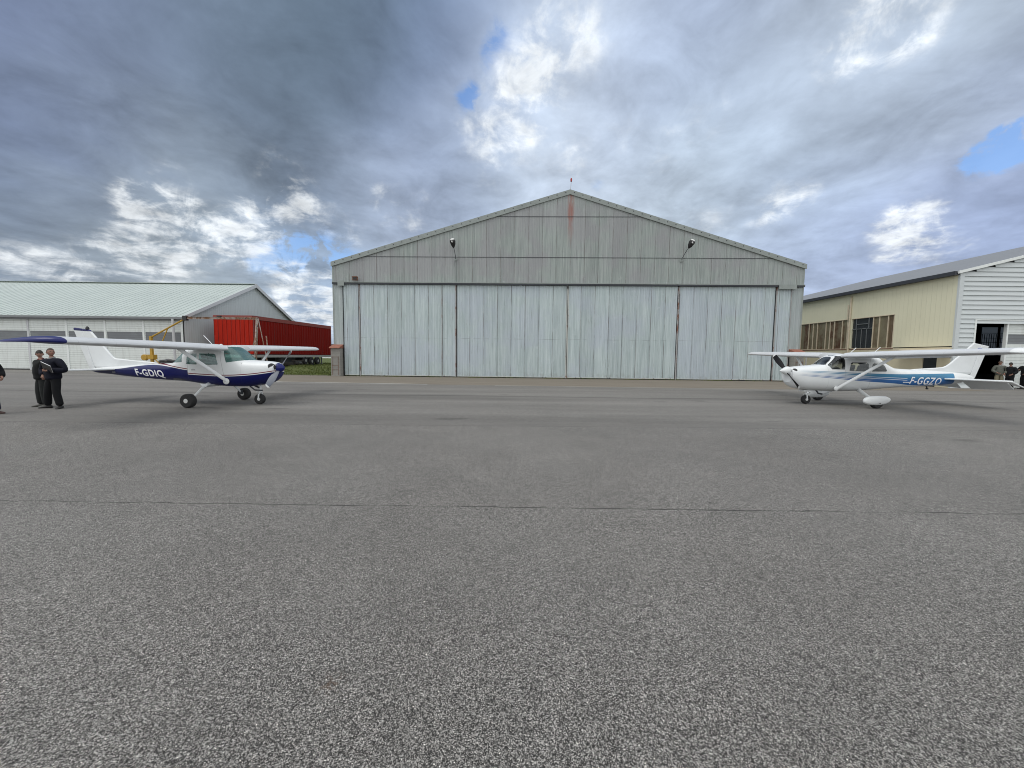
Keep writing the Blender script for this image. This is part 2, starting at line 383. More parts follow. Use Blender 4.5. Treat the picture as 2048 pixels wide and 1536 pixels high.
def ground_strip():
    t = NT('old_concrete')
    n = t.noise(0.8, 6, 0.65, t.mapv((0.4, 1.6, 1)))
    c = t.mix(n, (0.12, 0.10, 0.075), (0.22, 0.195, 0.16))
    g = t.step(t.noise(1.6, 5, 0.7), 0.60, 0.72)
    gy = t.step(t.y, 27.0, 29.6, 0.15, 1.0)
    c = t.mix(t.m('MULTIPLY', g, gy), c, (0.06, 0.08, 0.03))
    t.bump(t.noise(30, 4), 0.3, 0.01)
    return t.fin(c, 0.9)
M['strip'] = ground_strip()
def grass_ground():
    t = NT('grass_ground')
    n = t.noise(0.35, 6, 0.65)
    n2 = t.noise(4, 5, 0.7)
    c = t.mix(n, (0.055, 0.085, 0.022), (0.13, 0.14, 0.05))
    c = t.mix(t.step(n2, 0.45, 0.7, 0, 0.6), c, (0.045, 0.06, 0.02))
    t.bump(n2, 0.6, 0.05)
    return t.fin(c, 0.95, 0, 0.2)
M['grass'] = grass_ground()
def blades():
    t = NT('grass_blades')
    n = t.noise(0.7, 4, 0.6)
    return t.fin(t.mix(n, (0.06, 0.10, 0.02), (0.17, 0.18, 0.06)), 0.8, 0, 0.2)
M['blades'] = blades()
M['paint_line'] = simple('worn_white_line', (0.42, 0.42, 0.40), 0.8, 0, 0.3, 6)

def sheet_paint(name, ca, cb, cc, lapx=1.07, lapoff=0.0, rust=0.5, scratch=0.5, seam=0.5, blot=0.4, pitch=0.13):
    """weathered painted corrugated sheet: streaks down the flutes, sheet laps, dirt and chips"""
    t = NT(name)
    big = t.noise(0.30, 5, 0.6)
    s1 = t.noise(1.0, 5, 0.65, t.mapv((6.0, 1, 0.28)))
    s2 = t.noise(1.0, 6, 0.7, t.mapv((18.0, 1, 0.9), (5, 0, 2)))
    c = t.mix(t.step(s1, 0.30, 0.70), ca, cb)
    c = t.mix(t.m('MULTIPLY', t.step(big, 0.42, 0.62), blot), c, cc)
    # pale scrubbed streaks
    c = t.mix(t.m('MULTIPLY', t.step(s2, 0.60, 0.78), scratch), c, (0.66, 0.70, 0.70))
    # dark dirt streaks
    s3 = t.noise(1.0, 6, 0.75, t.mapv((11.0, 1, 0.55), (31, 0, 7)))
    c = t.mix(t.m('MULTIPLY', t.step(s3, 0.56, 0.72), 0.6), c, (0.12, 0.13, 0.125))
    # flutes
    fl = t.m('SINE', t.m('MULTIPLY', t.x, 2 * PI / pitch))
    # laps: every sheet width
    per = t.m('FRACT', t.m('DIVIDE', t.m('SUBTRACT', t.x, lapoff), lapx))
    dl = t.m('MULTIPLY', t.m('ABSOLUTE', t.m('SUBTRACT', per, 0.5)), -1.0)
    lap = t.step(dl, -0.5 + 0.008, -0.5 + 0.034, 1.0, 0.0)
    vary = t.step(t.noise(1.0, 4, 0.7, t.mapv((1.2, 1, 0.35), (9, 0, 3))), 0.34, 0.60)
    c = t.mix(t.m('MULTIPLY', t.m('MULTIPLY', lap, vary), seam), c, (0.11, 0.095, 0.09))
    # tone differs from sheet to sheet
    cell = t.N.new('ShaderNodeTexWhiteNoise'); cell.noise_dimensions = '1D'
    t.L.new(t.m('FLOOR', t.m('DIVIDE', t.m('SUBTRACT', t.x, lapoff - lapx / 2 * 0), lapx)), cell.inputs['W'])
    k = t.m('MULTIPLY_ADD', cell.outputs['Value'], 0.11, 0.945)
    k = t.m('MULTIPLY', k, t.m('MULTIPLY_ADD', fl, 0.045, 1.0))
    sc = t.N.new('ShaderNodeVectorMath'); sc.operation = 'SCALE'; t.L.new(c, sc.inputs[0]); t.L.new(k, sc.inputs['Scale'])
    c = sc.outputs[0]
    # rust runs at laps and chips
    rn = t.step(t.noise(1.0, 6, 0.7, t.mapv((4.0, 1, 0.5), (2, 0, 11))), 0.66, 0.76)
    lapw = t.step(dl, -0.5, -0.5 + 0.05, 1.0, 0.0)
    c = t.mix(t.m('MULTIPLY', t.m('MULTIPLY', rn, lapw), rust), c, (0.20, 0.085, 0.045))
    t.bump(t.m('ADD', fl, t.m('MULTIPLY', lap, -1.5)), 0.35, 0.012)
    return t, c
def finish_sheet(t, c, rough=0.6): return t.fin(c, rough, 0.0, 0.35)
t, c = sheet_paint('gable_sheet', (0.24, 0.275, 0.265), (0.36, 0.40, 0.385), (0.295, 0.29, 0.31), 1.07, 0.3, 0.4, 0.55, 0.75, 0.65)
# rust run below the ridge
rx = t.m('ABSOLUTE', t.m('SUBTRACT', t.x, t.m('MULTIPLY_ADD', t.noise(1.0, 3, 0.5, t.mapv((1, 1, 0.8))), 0.5, 18.18)))
rr = t.m('MULTIPLY', t.step(rx, 0.08, 0.30, 1.0, 0.0), t.step(t.z, 9.8, 12.9))
rr = t.m('MULTIPLY', rr, t.step(t.noise(1.0, 4, 0.6, t.mapv((9, 1, 0.7))), 0.25, 0.6))
c = t.mix(t.m('MULTIPLY', rr, 0.8), c, (0.30, 0.11, 0.08))
chk = t.m('MULTIPLY', t.step(t.noise(1.0, 7, 0.78, t.mapv((1.6, 1, 1.6), (3, 0, 1))), 0.57, 0.66), t.step(t.z, 7.2, 8.9, 1.0, 0.15))
c = t.mix(t.m('MULTIPLY', chk, 0.40), c, (0.50, 0.53, 0.53))
M['gable'] = finish_sheet(t, c)
t, c = sheet_paint('door_sheet', (0.35, 0.42, 0.43), (0.50, 0.575, 0.585), (0.42, 0.46, 0.55), 1.074, 0.05, 0.8, 0.85, 0.75, 0.45)
b2 = t.step(t.noise(0.55, 6, 0.7, t.mapv((1.2, 1, 0.7))), 0.56, 0.74)
zz = t.step(t.m('ABSOLUTE', t.m('SUBTRACT', t.z, 2.9)), 0.0, 1.6, 1.0, 0.15)
c = t.mix(t.m('MULTIPLY', t.m('MULTIPLY', b2, zz), 0.35), c, (0.42, 0.46, 0.55))
zj = t.m('ABSOLUTE', t.m('SUBTRACT', t.z, t.m('MULTIPLY_ADD', t.noise(1.0, 3, 0.5, t.mapv((0.9, 1, 1))), 0.06, 3.02)))
zn = t.step(t.noise(1.0, 3, 0.6, t.mapv((0.8, 1, 1), (7, 0, 0))), 0.45, 0.6)
c = t.mix(t.m('MULTIPLY', t.m('MULTIPLY', t.step(zj, 0.0, 0.035, 1.0, 0.0), zn), 0.5), c, (0.16, 0.17, 0.18))
ch = t.step(t.noise(1.0, 7, 0.75, t.mapv((2.2, 1, 1.5), (3, 0, 1))), 0.56, 0.70)
c = t.mix(t.m('MULTIPLY', ch, 0.30), c, (0.62, 0.66, 0.69))
low = t.m('MULTIPLY', t.step(t.z, 0.1, 0.7, 1.0, 0.0), t.step(t.noise(1.0, 5, 0.7, t.mapv((3.5, 1, 2))), 0.45, 0.65))
c = t.mix(t.m('MULTIPLY', low, 0.35), c, (0.20, 0.19, 0.17))
M['door'] = finish_sheet(t, c)
t, c = sheet_paint('side_sheet', (0.31, 0.36, 0.36), (0.43, 0.48, 0.48), (0.36, 0.38, 0.41), 1.07, 0, 0.6, 0.3, 0.6, 0.6)
M['panel'] = finish_sheet(t, c)
M['trim'] = simple('weathered_trim', (0.26, 0.29, 0.28), 0.6, 0, 0.3, 2.2)
M['rust'] = simple('rust', (0.16, 0.075, 0.045), 0.85, 0, 0.5, 6)
def rusty_strip(name, base, rustc, thr):
    t = NT(name)
    n = t.noise(1.0, 6, 0.75, t.mapv((3, 3, 1.6)))
    c = t.mix(t.step(n, thr, thr + 0.10), base, rustc)
    n2 = t.noise(1.0, 5, 0.7, t.mapv((5, 5, 0.9), (4, 4, 4)))
    c = t.mix(t.step(n2, 0.60, 0.66), c, (0.03, 0.03, 0.03))
    return t.fin(c, 0.8)
M['rust_strip'] = rusty_strip('rusty_edge', (0.33, 0.33, 0.33), (0.20, 0.09, 0.06), 0.52)
M['pale_strip'] = rusty_strip('pale_edge', (0.50, 0.52, 0.50), (0.30, 0.20, 0.16), 0.56)
M['dark'] = simple('dark_gap', (0.02, 0.022, 0.025), 0.8, 0, 0.2)
M['track'] = simple('dark_track', (0.045, 0.05, 0.06), 0.6, 0.2, 0.3, 4)
M['black'] = simple('black_paint', (0.015, 0.015, 0.017), 0.4, 0, 0.2)
M['steel'] = simple('steel', (0.35, 0.36, 0.37), 0.4, 0.8, 0.2, 9)
M['glassgrey'] = simple('lamp_glass', (0.5, 0.55, 0.58), 0.1, 0.0, 0.05)
M['lampwhite'] = simple('lamp_white', (0.75, 0.76, 0.75), 0.4)
def blocks():
    t = NT('block_pier')
    v = t.mapv((1, 1, 1))
    zc = t.m('FRACT', t.m('DIVIDE', t.z, 0.22)); j = t.step(zc, 0.0, 0.08, 1.0, 0.0)
    c = t.mix(t.noise(1.3, 6, 0.7), (0.17, 0.165, 0.15), (0.33, 0.32, 0.30))
    c = t.mix(t.m('MULTIPLY', j, 0.5), c, (0.08, 0.08, 0.075))
    t.bump(t.noise(20, 4), 0.4, 0.01)
    return t.fin(c, 0.9)
M['blocks'] = blocks()
M['brick'] = simple('brick_cap', (0.27, 0.11, 0.075), 0.85, 0, 0.35, 8)

# ------------------------------------------------------------------ ground
def sheet(name, x0, x1, y0, y1, z, mat, kind='structure', nx=1, ny=1):
    m = MB()
    for i in range(nx + 1):
        for j in range(ny + 1):
            m.v.append((x0 + (x1 - x0) * i / nx, y0 + (y1 - y0) * j / ny, z))
    for i in range(nx):
        for j in range(ny):
            a = i * (ny + 1) + j
            m.f.append((a, a + ny + 1, a + ny + 2, a + 1)); m.m.append(0)
    o = m.build(name, mat)
    return T(o, kind=kind)
sheet('ground', -2500, 2500, -2500, 2500, -0.010, M['grass'])
m = MB()
m.prism([(-120, -60), (120, -60), (120, 60), (24.2, 60), (24.2, 29.0), (-14.6, 30.0), (-20.5, 30.9), (-29.0, 34.9), (-29.6, 60), (-120, 60)], 'z', -0.009, 0.0)
T(m.build('apron', M['asphalt']), kind='structure')
m = MB()
m.add([(-29, 29.2, 0.004), (-14.0, 22.9, 0.004), (0, 22.0, 0.004), (14, 21.6, 0.004), (28, 21.9, 0.004), (28.0, 29.6, 0.004), (22.3, 29.45, 0.004), (-14.3, 30.35, 0.004), (-20.5, 31.2, 0.004), (-28.4, 34.6, 0.004)],
      [(0, 1, 7, 8, 9), (1, 2, 3, 4, 5, 6, 7)])
T(m.build('concrete_strip', M['strip'], fix=False), kind='structure')
def line_strip(pts, w, name):
    m = MB()
    for i, (x, y) in enumerate(pts):
        m.v += [(x, y - w / 2, 0.008), (x, y + w / 2, 0.008)]
    for i in range(len(pts) - 1):
        m.f.append((2 * i, 2 * i + 2, 2 * i + 3, 2 * i + 1)); m.m.append(0)
    o = m.build(name, M['paint_line'], fix=False)
    return T(o, kind='structure')
line_strip([(-26, 28.0), (-14, 23.0), (-10.0, 22.75), (-5.0, 22.35)], 0.22, 'painted_line')
line_strip([(-1.0, 22.05), (6, 21.75), (14, 21.55)], 0.10, 'painted_line')

# grass mound between the hangars
def hmound(x, y):
    k = max(0.0, min(1.0, (y - 31.6) / 9.0))
    return 0.42 * k * k * (3 - 2 * k) + 0.05 * math.sin(x * 1.7 + y) * k + 0.03 * math.sin(y * 2.1 - x) * k
m = MB()
nx, ny = 40, 60
for i in range(nx + 1):
    for j in range(ny + 1):
        t_ = j / ny
        y1 = 31.0 + 60 * t_ * t_
        x = -29.3 + i * (29.3 - 14.2) / nx if True else 0
        xr = -14.2 + 0.0
        x = -29.3 + (xr + 29.3) * i / nx
        ya = y1 + max(0, (-20.0 - x)) * 0.40 * (1 - t_)
        m.v.append((x, ya, hmound(x, ya) + 0.012))
for i in range(nx):
    for j in range(ny):
        a = i * (ny + 1) + j
        m.f.append((a, a + ny + 1, a + ny + 2, a + 1)); m.m.append(0)
T(m.build('grass_mound', M['grass'], smooth=True, fix=False), kind='structure')
m = MB()
rg = random.Random(3)
for i in range(9000):
    y = 31.05 + 26 * rg.random() ** 1.7
    x = -25.5 + 11.2 * rg.random()
    if y < 31.2 + max(0, (-20.0 - x)) * 0.4: continue
    z = hmound(x, y)
    dens = math.sin(x * 1.3 + 2 * math.sin(y * .7)) + math.sin(y * 1.9 + x)
    if dens < -0.6 and rg.random() < 0.7: continue
    hgt = rg.uniform(0.05, 0.16) * (1.3 if dens > 0.6 else 1)
    a = rg.uniform(0, PI); w = rg.uniform(0.02, 0.06)
    dx, dy = math.cos(a) * w, math.sin(a) * w
    lx, ly = rg.uniform(-.05, .05), rg.uniform(-.05, .05)
    m.add([(x - dx, y - dy, z), (x + dx, y + dy, z), (x + lx, y + ly, z + hgt)], [(0, 1, 2)])
T(m.build('grass_tufts', M['blades'], fix=False), kind='stuff')

m = MB(); rw = random.Random(11)
for i in range(1500):
    x = rw.uniform(-14.6, 23.2); x = x if rw.random() < .5 else round(x / 3.1) * 3.1 + rw.gauss(0, .35)
    y = 30.2 + (x + 14.13) * -0.0246 - abs(rw.gauss(0, 0.16)) - 0.10
    a = rw.uniform(0, PI); w = rw.uniform(.008, .025); h_ = rw.uniform(.03, .11)
    m.add([(x - math.cos(a) * w, y - math.sin(a) * w, 0.004), (x + math.cos(a) * w, y + math.sin(a) * w, 0.004), (x + rw.uniform(-.04, .04), y + rw.uniform(-.04, .04), h_)], [(0, 1, 2)])
T(m.build('weeds', M['blades'], fix=False), kind='stuff')
# ------------------------------------------------------------------ main hangar
HX, HY, HROT = -14.13, 30.2, -0.0246
hg = empty('hangar', (HX, HY, 0), HROT, 'large weathered pale grey-green corrugated hangar with a low gable and closed sliding doors', 'hangar')
W, EV, RG, MX = 36.2, 8.75, 14.15, 18.36
HB = 7.30          # underside of the gable cladding
def roof_z(x): return EV + (RG - EV) * (1 - abs(x - MX) / MX) if x <= MX else EV + (RG - EV) * (1 - (x - MX) / (W - MX))
def row(z0, z1, y):
    # gable row clipped by the roof line
    pts = []
    xs = sorted(set([0, MX, W] + [i * W / 120 for i in range(121)]))
    top = [(x, min(z1, roof_z(x))) for x in xs if min(z1, roof_z(x)) > z0 + 1e-3]
    m = MB()
    for x, z in top: m.v += [(x, y, z0), (x, y, z), (x, y + 0.05, z)]
    for i in range(len(top) - 1):
        a = 3 * i
        m.f += [(a, a + 3, a + 4, a + 1), (a + 1, a + 4, a + 5, a + 2)]; m.m += [0, 0]
    # lower lip
    b = len(m.v)
    x0, x1 = top[0][0], top[-1][0]
    m.add([(x0, y, z0), (x1, y, z0), (x1, y + 0.05, z0), (x0, y + 0.05, z0)], [(0, 1, 2, 3)])
    return m
for z0, z1, y in ((HB, 9.33, -0.010), (9.31, 12.36, -0.030), (12.34, 14.2, -0.050)):
    row(z0, z1, y).build('gable_cladding', M['gable'], hg, fix=False)
for zz_ in (9.315, 12.345):
    xa_ = max(0.1, MX * (zz_ - EV) / (RG - EV)); m = MB(); m.box(xa_, W - (W - MX) * (zz_ - EV) / (RG - EV), -0.034 if zz_ < 10 else -0.054, -0.012 if zz_ < 10 else -0.031, zz_ - 0.035, zz_ - 0.008); m.build('joint_strip', M['track'], hg)
# body behind
for xa in (0.0, W - 0.14):
    m = MB(); m.box(xa, xa + 0.14, 0.06, 32, 0, EV - 0.02); m.build('side_wall', M['panel'], hg)
m = MB(); m.prism([(0.14, 0), (W - 0.14, 0), (W - 0.14, EV), (MX, RG - .06), (0.14, EV)], 'y', 31.9, 32.0); m.build('back_wall', M['panel'], hg)
for (xa, za, xb, zb) in ((-0.05, EV - 0.015, MX, RG + 0.02), (W + 0.05, EV - 0.015, MX, RG + 0.02)):
    m = MB(); m.prism([(xa, za), (xb, zb), (xb, zb + 0.12), (xa, za + 0.12)], 'y', -0.02, 32.2)
    m.build('roof', M['trim'], hg)
    m = MB(); m.prism([(xa, za - 0.22), (xb, zb - 0.22), (xb, zb + 0.13), (xa, za + 0.13)], 'y', -0.13, -0.055)
    vt = m.build('verge_trim', M['trim'], hg)
    d = Vector((xb - xa, 0, zb - za)); 
    m = MB()
    for k in range(28):
        p = Vector((xa, 0, za)) + d * ((k + 0.5) / 28)
        m.box(p.x - 0.03, p.x + 0.03, -0.145, -0.125, p.z - 0.03, p.z + 0.03)
        m.build('bolt', M['track'], vt); m = MB()
m = MB(); m.prism([(-0.12, EV - 0.29 - 0.02), (W + .12, EV - 0.31), (MX, RG - 0.30)], 'y', -0.054, -0.052)
# header track
m = MB(); m.box(0.05, W - 0.05, -0.20, -0.06, HB - 0.13, HB - 0.02); m.build('door_track', M['track'], hg)
m = MB(); m.box(0.05, W - 0.05, -0.22, -0.06, HB - 0.02, HB + 0.035); m.build('track_flashing', M['trim'], hg)
# corner columns
m = MB(); m.box(0.0, 0.14, -0.02, 0.06, 0.0, EV - 0.3); m.build('corner_column', M['trim'], hg)
m = MB(); m.box(W - 0.14, W, -0.02, 0.06, 0.0, EV - 0.3); m.build('corner_column', M['trim'], hg)
# doors
DZ = 0.07
def leaf(x0, x1, y, name='door_leaf'):
    m = MB(); m.box(x0, x1, y - 0.05, y, DZ, HB - 0.14)
    d = m.build(name, M['door'], hg)
    n = max(1, round((x1 - x0) / 1.074))
    for k in range(1, n):
        xs = x0 + (x1 - x0) * k / n
        mm = MB(); z_a = DZ + 0.05 + random.choice((0, 0, 0.1)); 
        mm.box(xs - 0.016, xs + 0.016, y - 0.068, y - 0.05, z_a, HB - 0.2)
        mm.build('lap_batten', M['door'], d)
    mm = MB(); mm.box(x0 + 0.01, x1 - 0.01, y - 0.062, y - 0.051, DZ + 0.005, DZ + 0.06); mm.build('bottom_rail', M['pale_strip'], d)
    return d
leaf(0.86, 2.02, 0.02, 'side_panel')
leaves = [(2.18, 9.66, 0.0), (9.80, 18.27, 0.03), (18.45, 26.72, 0.0), (26.92, 34.08, 0.03)]
for (a, b, y) in leaves: leaf(a, b, y)
leaf(34.22, 35.25, 0.02, 'side_panel')
def strip(x0, x1, y, mat, z1=None):
    m = MB(); m.box(x0, x1, y - 0.06, y, DZ - 0.03, z1 or HB - 0.16); return m.build('edge_strip', mat, hg)
strip(2.08, 2.16, -0.02, M['rust_strip'])
strip(9.67, 9.735, -0.03, M['rust_strip']); strip(9.745, 9.79, 0.0, M['dark'])
strip(18.28, 18.34, -0.03, M['pale_strip']); strip(18.345, 18.385, 0.0, M['dark']); strip(18.39, 18.445, -0.03, M['pale_strip'])
strip(26.77, 26.86, -0.03, M['rust_strip'])
strip(34.09, 34.13, 0.0, M['dark']); strip(34.135, 34.21, -0.02, M['rust_strip'])
strip(35.26, 35.32, -0.01, M['rust_strip'])
strip(8.60, 8.64, -0.055, M['rust_strip'])
for xx in (0.845,):
    strip(xx - 0.03, xx, -0.02, M['dark'])
# fixed end panels above the piers
m = MB(); m.box(0.14, 0.81, -0.015, 0.03, 2.30, HB - 0.14); m.build('end_panel', M['panel'], hg)
m = MB(); m.box(35.33, W - 0.14, -0.015, 0.03, 2.30, HB - 0.14); m.build('end_panel', M['panel'], hg)
m = MB(); m.box(0.15, W - 0.15, 0.04, 0.055, 0.0, DZ); m.build('floor_rail', M['dark'], hg)
# piers
def pier(x0, x1):
    m = MB(); m.box(x0, x1, -0.55, 0.02, 0, 2.18); p = m.build('pier', M['blocks'], hg)
    m = MB(); m.prism([(-0.72, 2.18), (0.03, 2.18), (0.03, 2.50), (-0.66, 2.27)], 'x', x0 - 0.06, x1 + 0.04); m.build('brick_cap', M['brick'], p)
    m = MB()
    for z in (0.55, 0.85, 1.5): m.tube([(x0 + 0.12, -0.60, z), (x1 - 0.12, -0.60, z)], 0.012, 6)
    for x in (x0 + 0.12, x1 - 0.12): m.tube([(x, -0.60, 0.1), (x, -0.60, 1.55)], 0.012, 6)
    m.build('rung_ladder', M['rust'], p)
    return p
pier(0.02, 0.74); pier(35.45, 36.16)
# pipe beside right pier
m = MB(); m.tube([(36.0, -1.0, 0), (36.0, -1.0, 1.9)], 0.04, 8); m.tube([(35.6, -0.8, 0), (35.6, -0.8, 1.7)], 0.03, 8); m.build('drain_pipe', M['rust_strip'], hg)
# patches
m = MB(); m.box(0.52, 1.02, -0.25, -0.222, 7.02, 7.42); m.build('patch_plate', M['trim'], hg)
m = MB(); m.box(34.2, 35.5, -0.26, -0.222, 6.98, 7.28); m.build('patch_plate', M['trim'], hg)
m = MB(); m.box(18.24, 18.40, -0.26, -0.20, 6.92, 7.10); m.build('latch', M['black'], hg)
# siren box
m = MB(); m.box(1.72, 2.12, -0.34, -0.225, 7.42, 7.70); m.box(1.70, 2.14, -0.37, -0.34, 7.67, 7.72)
o = m.build('box_frame', M['rust'])
sb = empty('alarm_box', (HX, HY, 0), HROT, 'small rusty alarm box above the left end of the hangar door track', 'alarm box')
o.parent = sb
m = MB(); m.box(1.77, 2.07, -0.352, -0.341, 7.47, 7.64); m.build('grille', M['black'], sb)
# lamps
def wall_lamp(x, z, hx, hz, label, rot):
    e = empty('wall_lamp', Matrix.Rotation(HROT, 4, 'Z') @ Vector((x, -0.06, z)) + Vector((HX, HY, 0)), HROT, label, 'lamp', 'floodlights on the hangar gable')
    m = MB(); m.box(-0.10, 0.10, -0.05, 0.0, -0.20, 0.02); m.box(-0.02, 0.02, -0.08, -0.05, -0.2, 0.0); m.build('bracket', M['trim'], e)
    m = MB(); m.tube([(0, -0.06, -0.1), (0, -0.12, 0.05), (hx * 0.4, -0.35, hz * 0.45), (hx * 0.86, -0.58, hz * 0.85)], 0.022, 8); m.build('arm', M['track'], e, smooth=True)
    c = Vector((hx, -0.68, hz)); ax = Vector((hx, -0.45, hz)).normalized()
    m = MB(); m.lathe([(-0.42, 0.05), (-0.34, 0.10), (-0.22, 0.17), (0.0, 0.215), (0.10, 0.21), (0.17, 0.15), (0.20, 0.02)], c, ax, 20); m.build('head', M['black'], e, smooth=True)
    m = MB(); m.lathe([(-0.02, 0.08), (0.0, 0.075), (0.01, 0.01)], c + Vector((0, -0.21, -0.02)), (0.1, -1, -0.15), 16); m.build('lens', M['lampwhite'], e, smooth=True)
    m = MB(); m.lathe([(0.16, 0.16), (0.21, 0.12), (0.235, 0.03)], c + Vector((0, .0, 0.015)), ax, 20); m.build('rim', M['lampwhite'], e, smooth=True)
wall_lamp(9.7, 9.2, -0.12, 1.02, 'black floodlight on an upright arm, the left one on the hangar gable', 0)
wall_lamp(26.9, 9.2, 0.42, 1.02, 'black floodlight leaning right on its arm, the right one on the hangar gable', 0)
m = MB(); m.tube([(9.72, -0.05, 7.35), (9.72, -0.05, 8.95)], 0.02, 6); m.tube([(9.55, -0.05, 8.6), (9.55, -0.05, 9.0)], 0.012, 6); m.build('conduit', M['trim'], hg)
# beacon
P0 = Matrix.Rotation(HROT, 4, 'Z') @ Vector((18.4, 0.1, RG + 0.1)) + Vector((HX, HY, 0))
b = empty('obstruction_light', P0, 0, 'thin mast with a small red light on the peak of the big hangar', 'beacon')
m = MB(); m.tube([(0, 0, -0.1), (0.05, 0, 0.72)], 0.02, 6); m.build('mast', M['steel'], b)
m = MB(); m.lathe([(0.70, 0.04), (0.72, 0.065), (0.88, 0.07), (0.95, 0.05), (0.98, 0.01)], (0.05, 0, 0), (0, 0, 1), 14); m.build('red_lens', simple('red_lens', (0.35, 0.02, 0.02), 0.3), b, smooth=True)
# ------------------------------------------------------------------ left building: long shed with a row of sectional doors
def siding_mat(name, base, axis='z', period=0.12, depth=0.25, rough=0.45, dirt=0.3, dirtc=(0.25, 0.25, 0.22), streak=(4, 4, 0.5)):
    t = NT(name)
    ax = {'x': t.x, 'y': t.y, 'z': t.z}[axis]
    f = t.m('FRACT', t.m('DIVIDE', ax, period))
    j = t.step(f, 0.0, 0.16, 1.0, 0.0)
    n = t.noise(1.0, 5, 0.65, t.mapv(streak))
    c = t.mix(t.m('MULTIPLY', t.step(n, 0.45, 0.75), dirt), base, dirtc)
    c = t.mix(t.m('MULTIPLY', j, depth), c, (0.10, 0.10, 0.10))
    t.bump(f, 0.5, 0.02)
    return t.fin(c, rough, 0, 0.4)
M['doorwhite'] = siding_mat('sectional_door_white', (0.72, 0.76, 0.74), 'z', 0.20, 0.7, 0.45, 0.25)
M['whitetrim'] = simple('white_trim', (0.74, 0.77, 0.76), 0.5, 0, 0.1)
M['slatwin'] = siding_mat('slatted_window', (0.19, 0.20, 0.215), 'z', 0.20, 0.7, 0.15, 0.6, (0.30, 0.33, 0.34), (0.4, 1, 0.9))
M['gablegrey'] = siding_mat('grey_gable_sheet', (0.50, 0.54, 0.55), 'y', 0.25, 0.35, 0.5, 0.2)
M['roofgreen'] = simple('pale_green_roof', (0.42, 0.475, 0.455), 0.5, 0, 0.10, 0.6)
M['gutter'] = simple('gutter_grey', (0.20, 0.21, 0.22), 0.5, 0.3, 0.2)
M['greytrim'] = simple('grey_trim', (0.52, 0.53, 0.55), 0.5, 0, 0.12)
LX, LY, LD = -29.6, 34.5, 19.0
lb = empty('storage_shed', (LX, LY, 0), 0, 'long low shed with pale green roof and white sectional doors, left of the red trailer', 'shed')
ZE, ZR = 4.98, 9.45
LW = 31.3
m = MB(); m.prism([(0.0, 0), (LD, 0), (LD, ZE - .1), (LD / 2, ZR - .12), (0, ZE - .1)], 'x', -0.08, 0.0); m.build('gable_wall', M['gablegrey'], lb)
m = MB(); m.box(-LW, -0.08, LD - 0.1, LD, 0, ZE - 0.1); m.build('rear_wall', M['greytrim'], lb)
m = MB(); m.prism([(0.0, 0), (LD - .1, 0), (LD - .1, ZE - .1), (LD / 2, ZR - .12), (0, ZE - .1)], 'x', -LW, -LW + 0.08); m.build('gable_wall', M['gablegrey'], lb)
for sgn in (0, 1):
    ya, yb = (-0.35, LD / 2) if sgn == 0 else (LD + 0.35, LD / 2)
    za = ZE - 0.16
    m = MB(); m.prism([(ya, za), (yb, ZR - .02), (yb, ZR + .05), (ya, za + 0.07)], 'x', -LW - 0.2, 0.30)
    # standing ribs running down the slope
    n = int((LW + 0.4) / 0.6)
    for k in range(n):
        x = 0.2 - k * 0.6
        m.prism([(ya, za + 0.068), (yb, ZR + 0.048), (yb, ZR + 0.072), (ya, za + 0.105)], 'x', x - 0.03, x + 0.02)
    m.build('roof', M['roofgreen'], lb)
    m = MB(); m.prism([(ya - 0.02 * (1 - 2 * sgn), za - 0.16), (yb, ZR - 0.26), (yb, ZR + .12), (ya - 0.02 * (1 - 2 * sgn), za + 0.14)], 'x', 0.302, 0.36)
    m.build('verge_trim', M['greytrim'], lb)
m = MB(); m.box(-LW - 0.2, 0.3, LD / 2 - 0.25, LD / 2 + 0.25, ZR + 0.09, ZR + 0.14); m.build('ridge_cap', M['roofgreen'], lb)
m = MB(); m.box(-LW - 0.1, 0.28, -0.47, -0.36, ZE - 0.32, ZE - 0.14); m.build('gutter', M['gutter'], lb)
m = MB(); m.box(-LW, 0.0, -0.30, 0.10, ZE - 0.42, ZE - 0.2); m.build('eave_beam', M['gutter'], lb)
m = MB(); m.tube([(-0.62, -0.42, ZE - 0.3), (-0.62, -0.42, 4.2), (-0.62, -0.38, 0.1)], 0.10, 10); m.build('downpipe', M['greytrim'], lb, smooth=True)
# doors
dw = 3.47
for k in range(9):
    xr = -0.27 - k * dw; xl = xr - dw + 0.16
    wt = xl + 0.06, xr - 0.06
    m = MB(); m.box(xl, xr, 0.0, 0.06, 0.10, 2.66); m.box(xl, xr, 0.0, 0.06, 3.52, ZE - 0.42)
    m.box(xl, wt[0], 0.0, 0.06, 2.66, 3.52); m.box(wt[1], xr, 0.0, 0.06, 2.66, 3.52)
    d = m.build('sectional_door', M['doorwhite'], lb)
    m = MB(); m.box(wt[0], wt[1], 0.02, 0.05, 2.66, 3.52); m.build('window', M['slatwin'], d)
    m = MB(); m.box(xl, xr, -0.01, 0.05, 0.02, 0.10); m.build('bottom_seal', M['dark'], d)
    m = MB(); m.box(xr, xr + (0.16 if k else 0.19), -0.05, 0.07, 0, ZE - 0.4)
    m.build('door_post', M['whitetrim'] if k != 4 else M['greytrim'], lb)
m = MB(); m.box(-0.08, 0.0, -0.05, 0.0, 0, ZE - 0.25); m.build('corner_post', M['dark'], lb)
m = MB(); m.box(-LW, -0.1, 0.5, 0.6, 0, ZE - 0.4); m.build('inner_lining', M['dark'], lb)

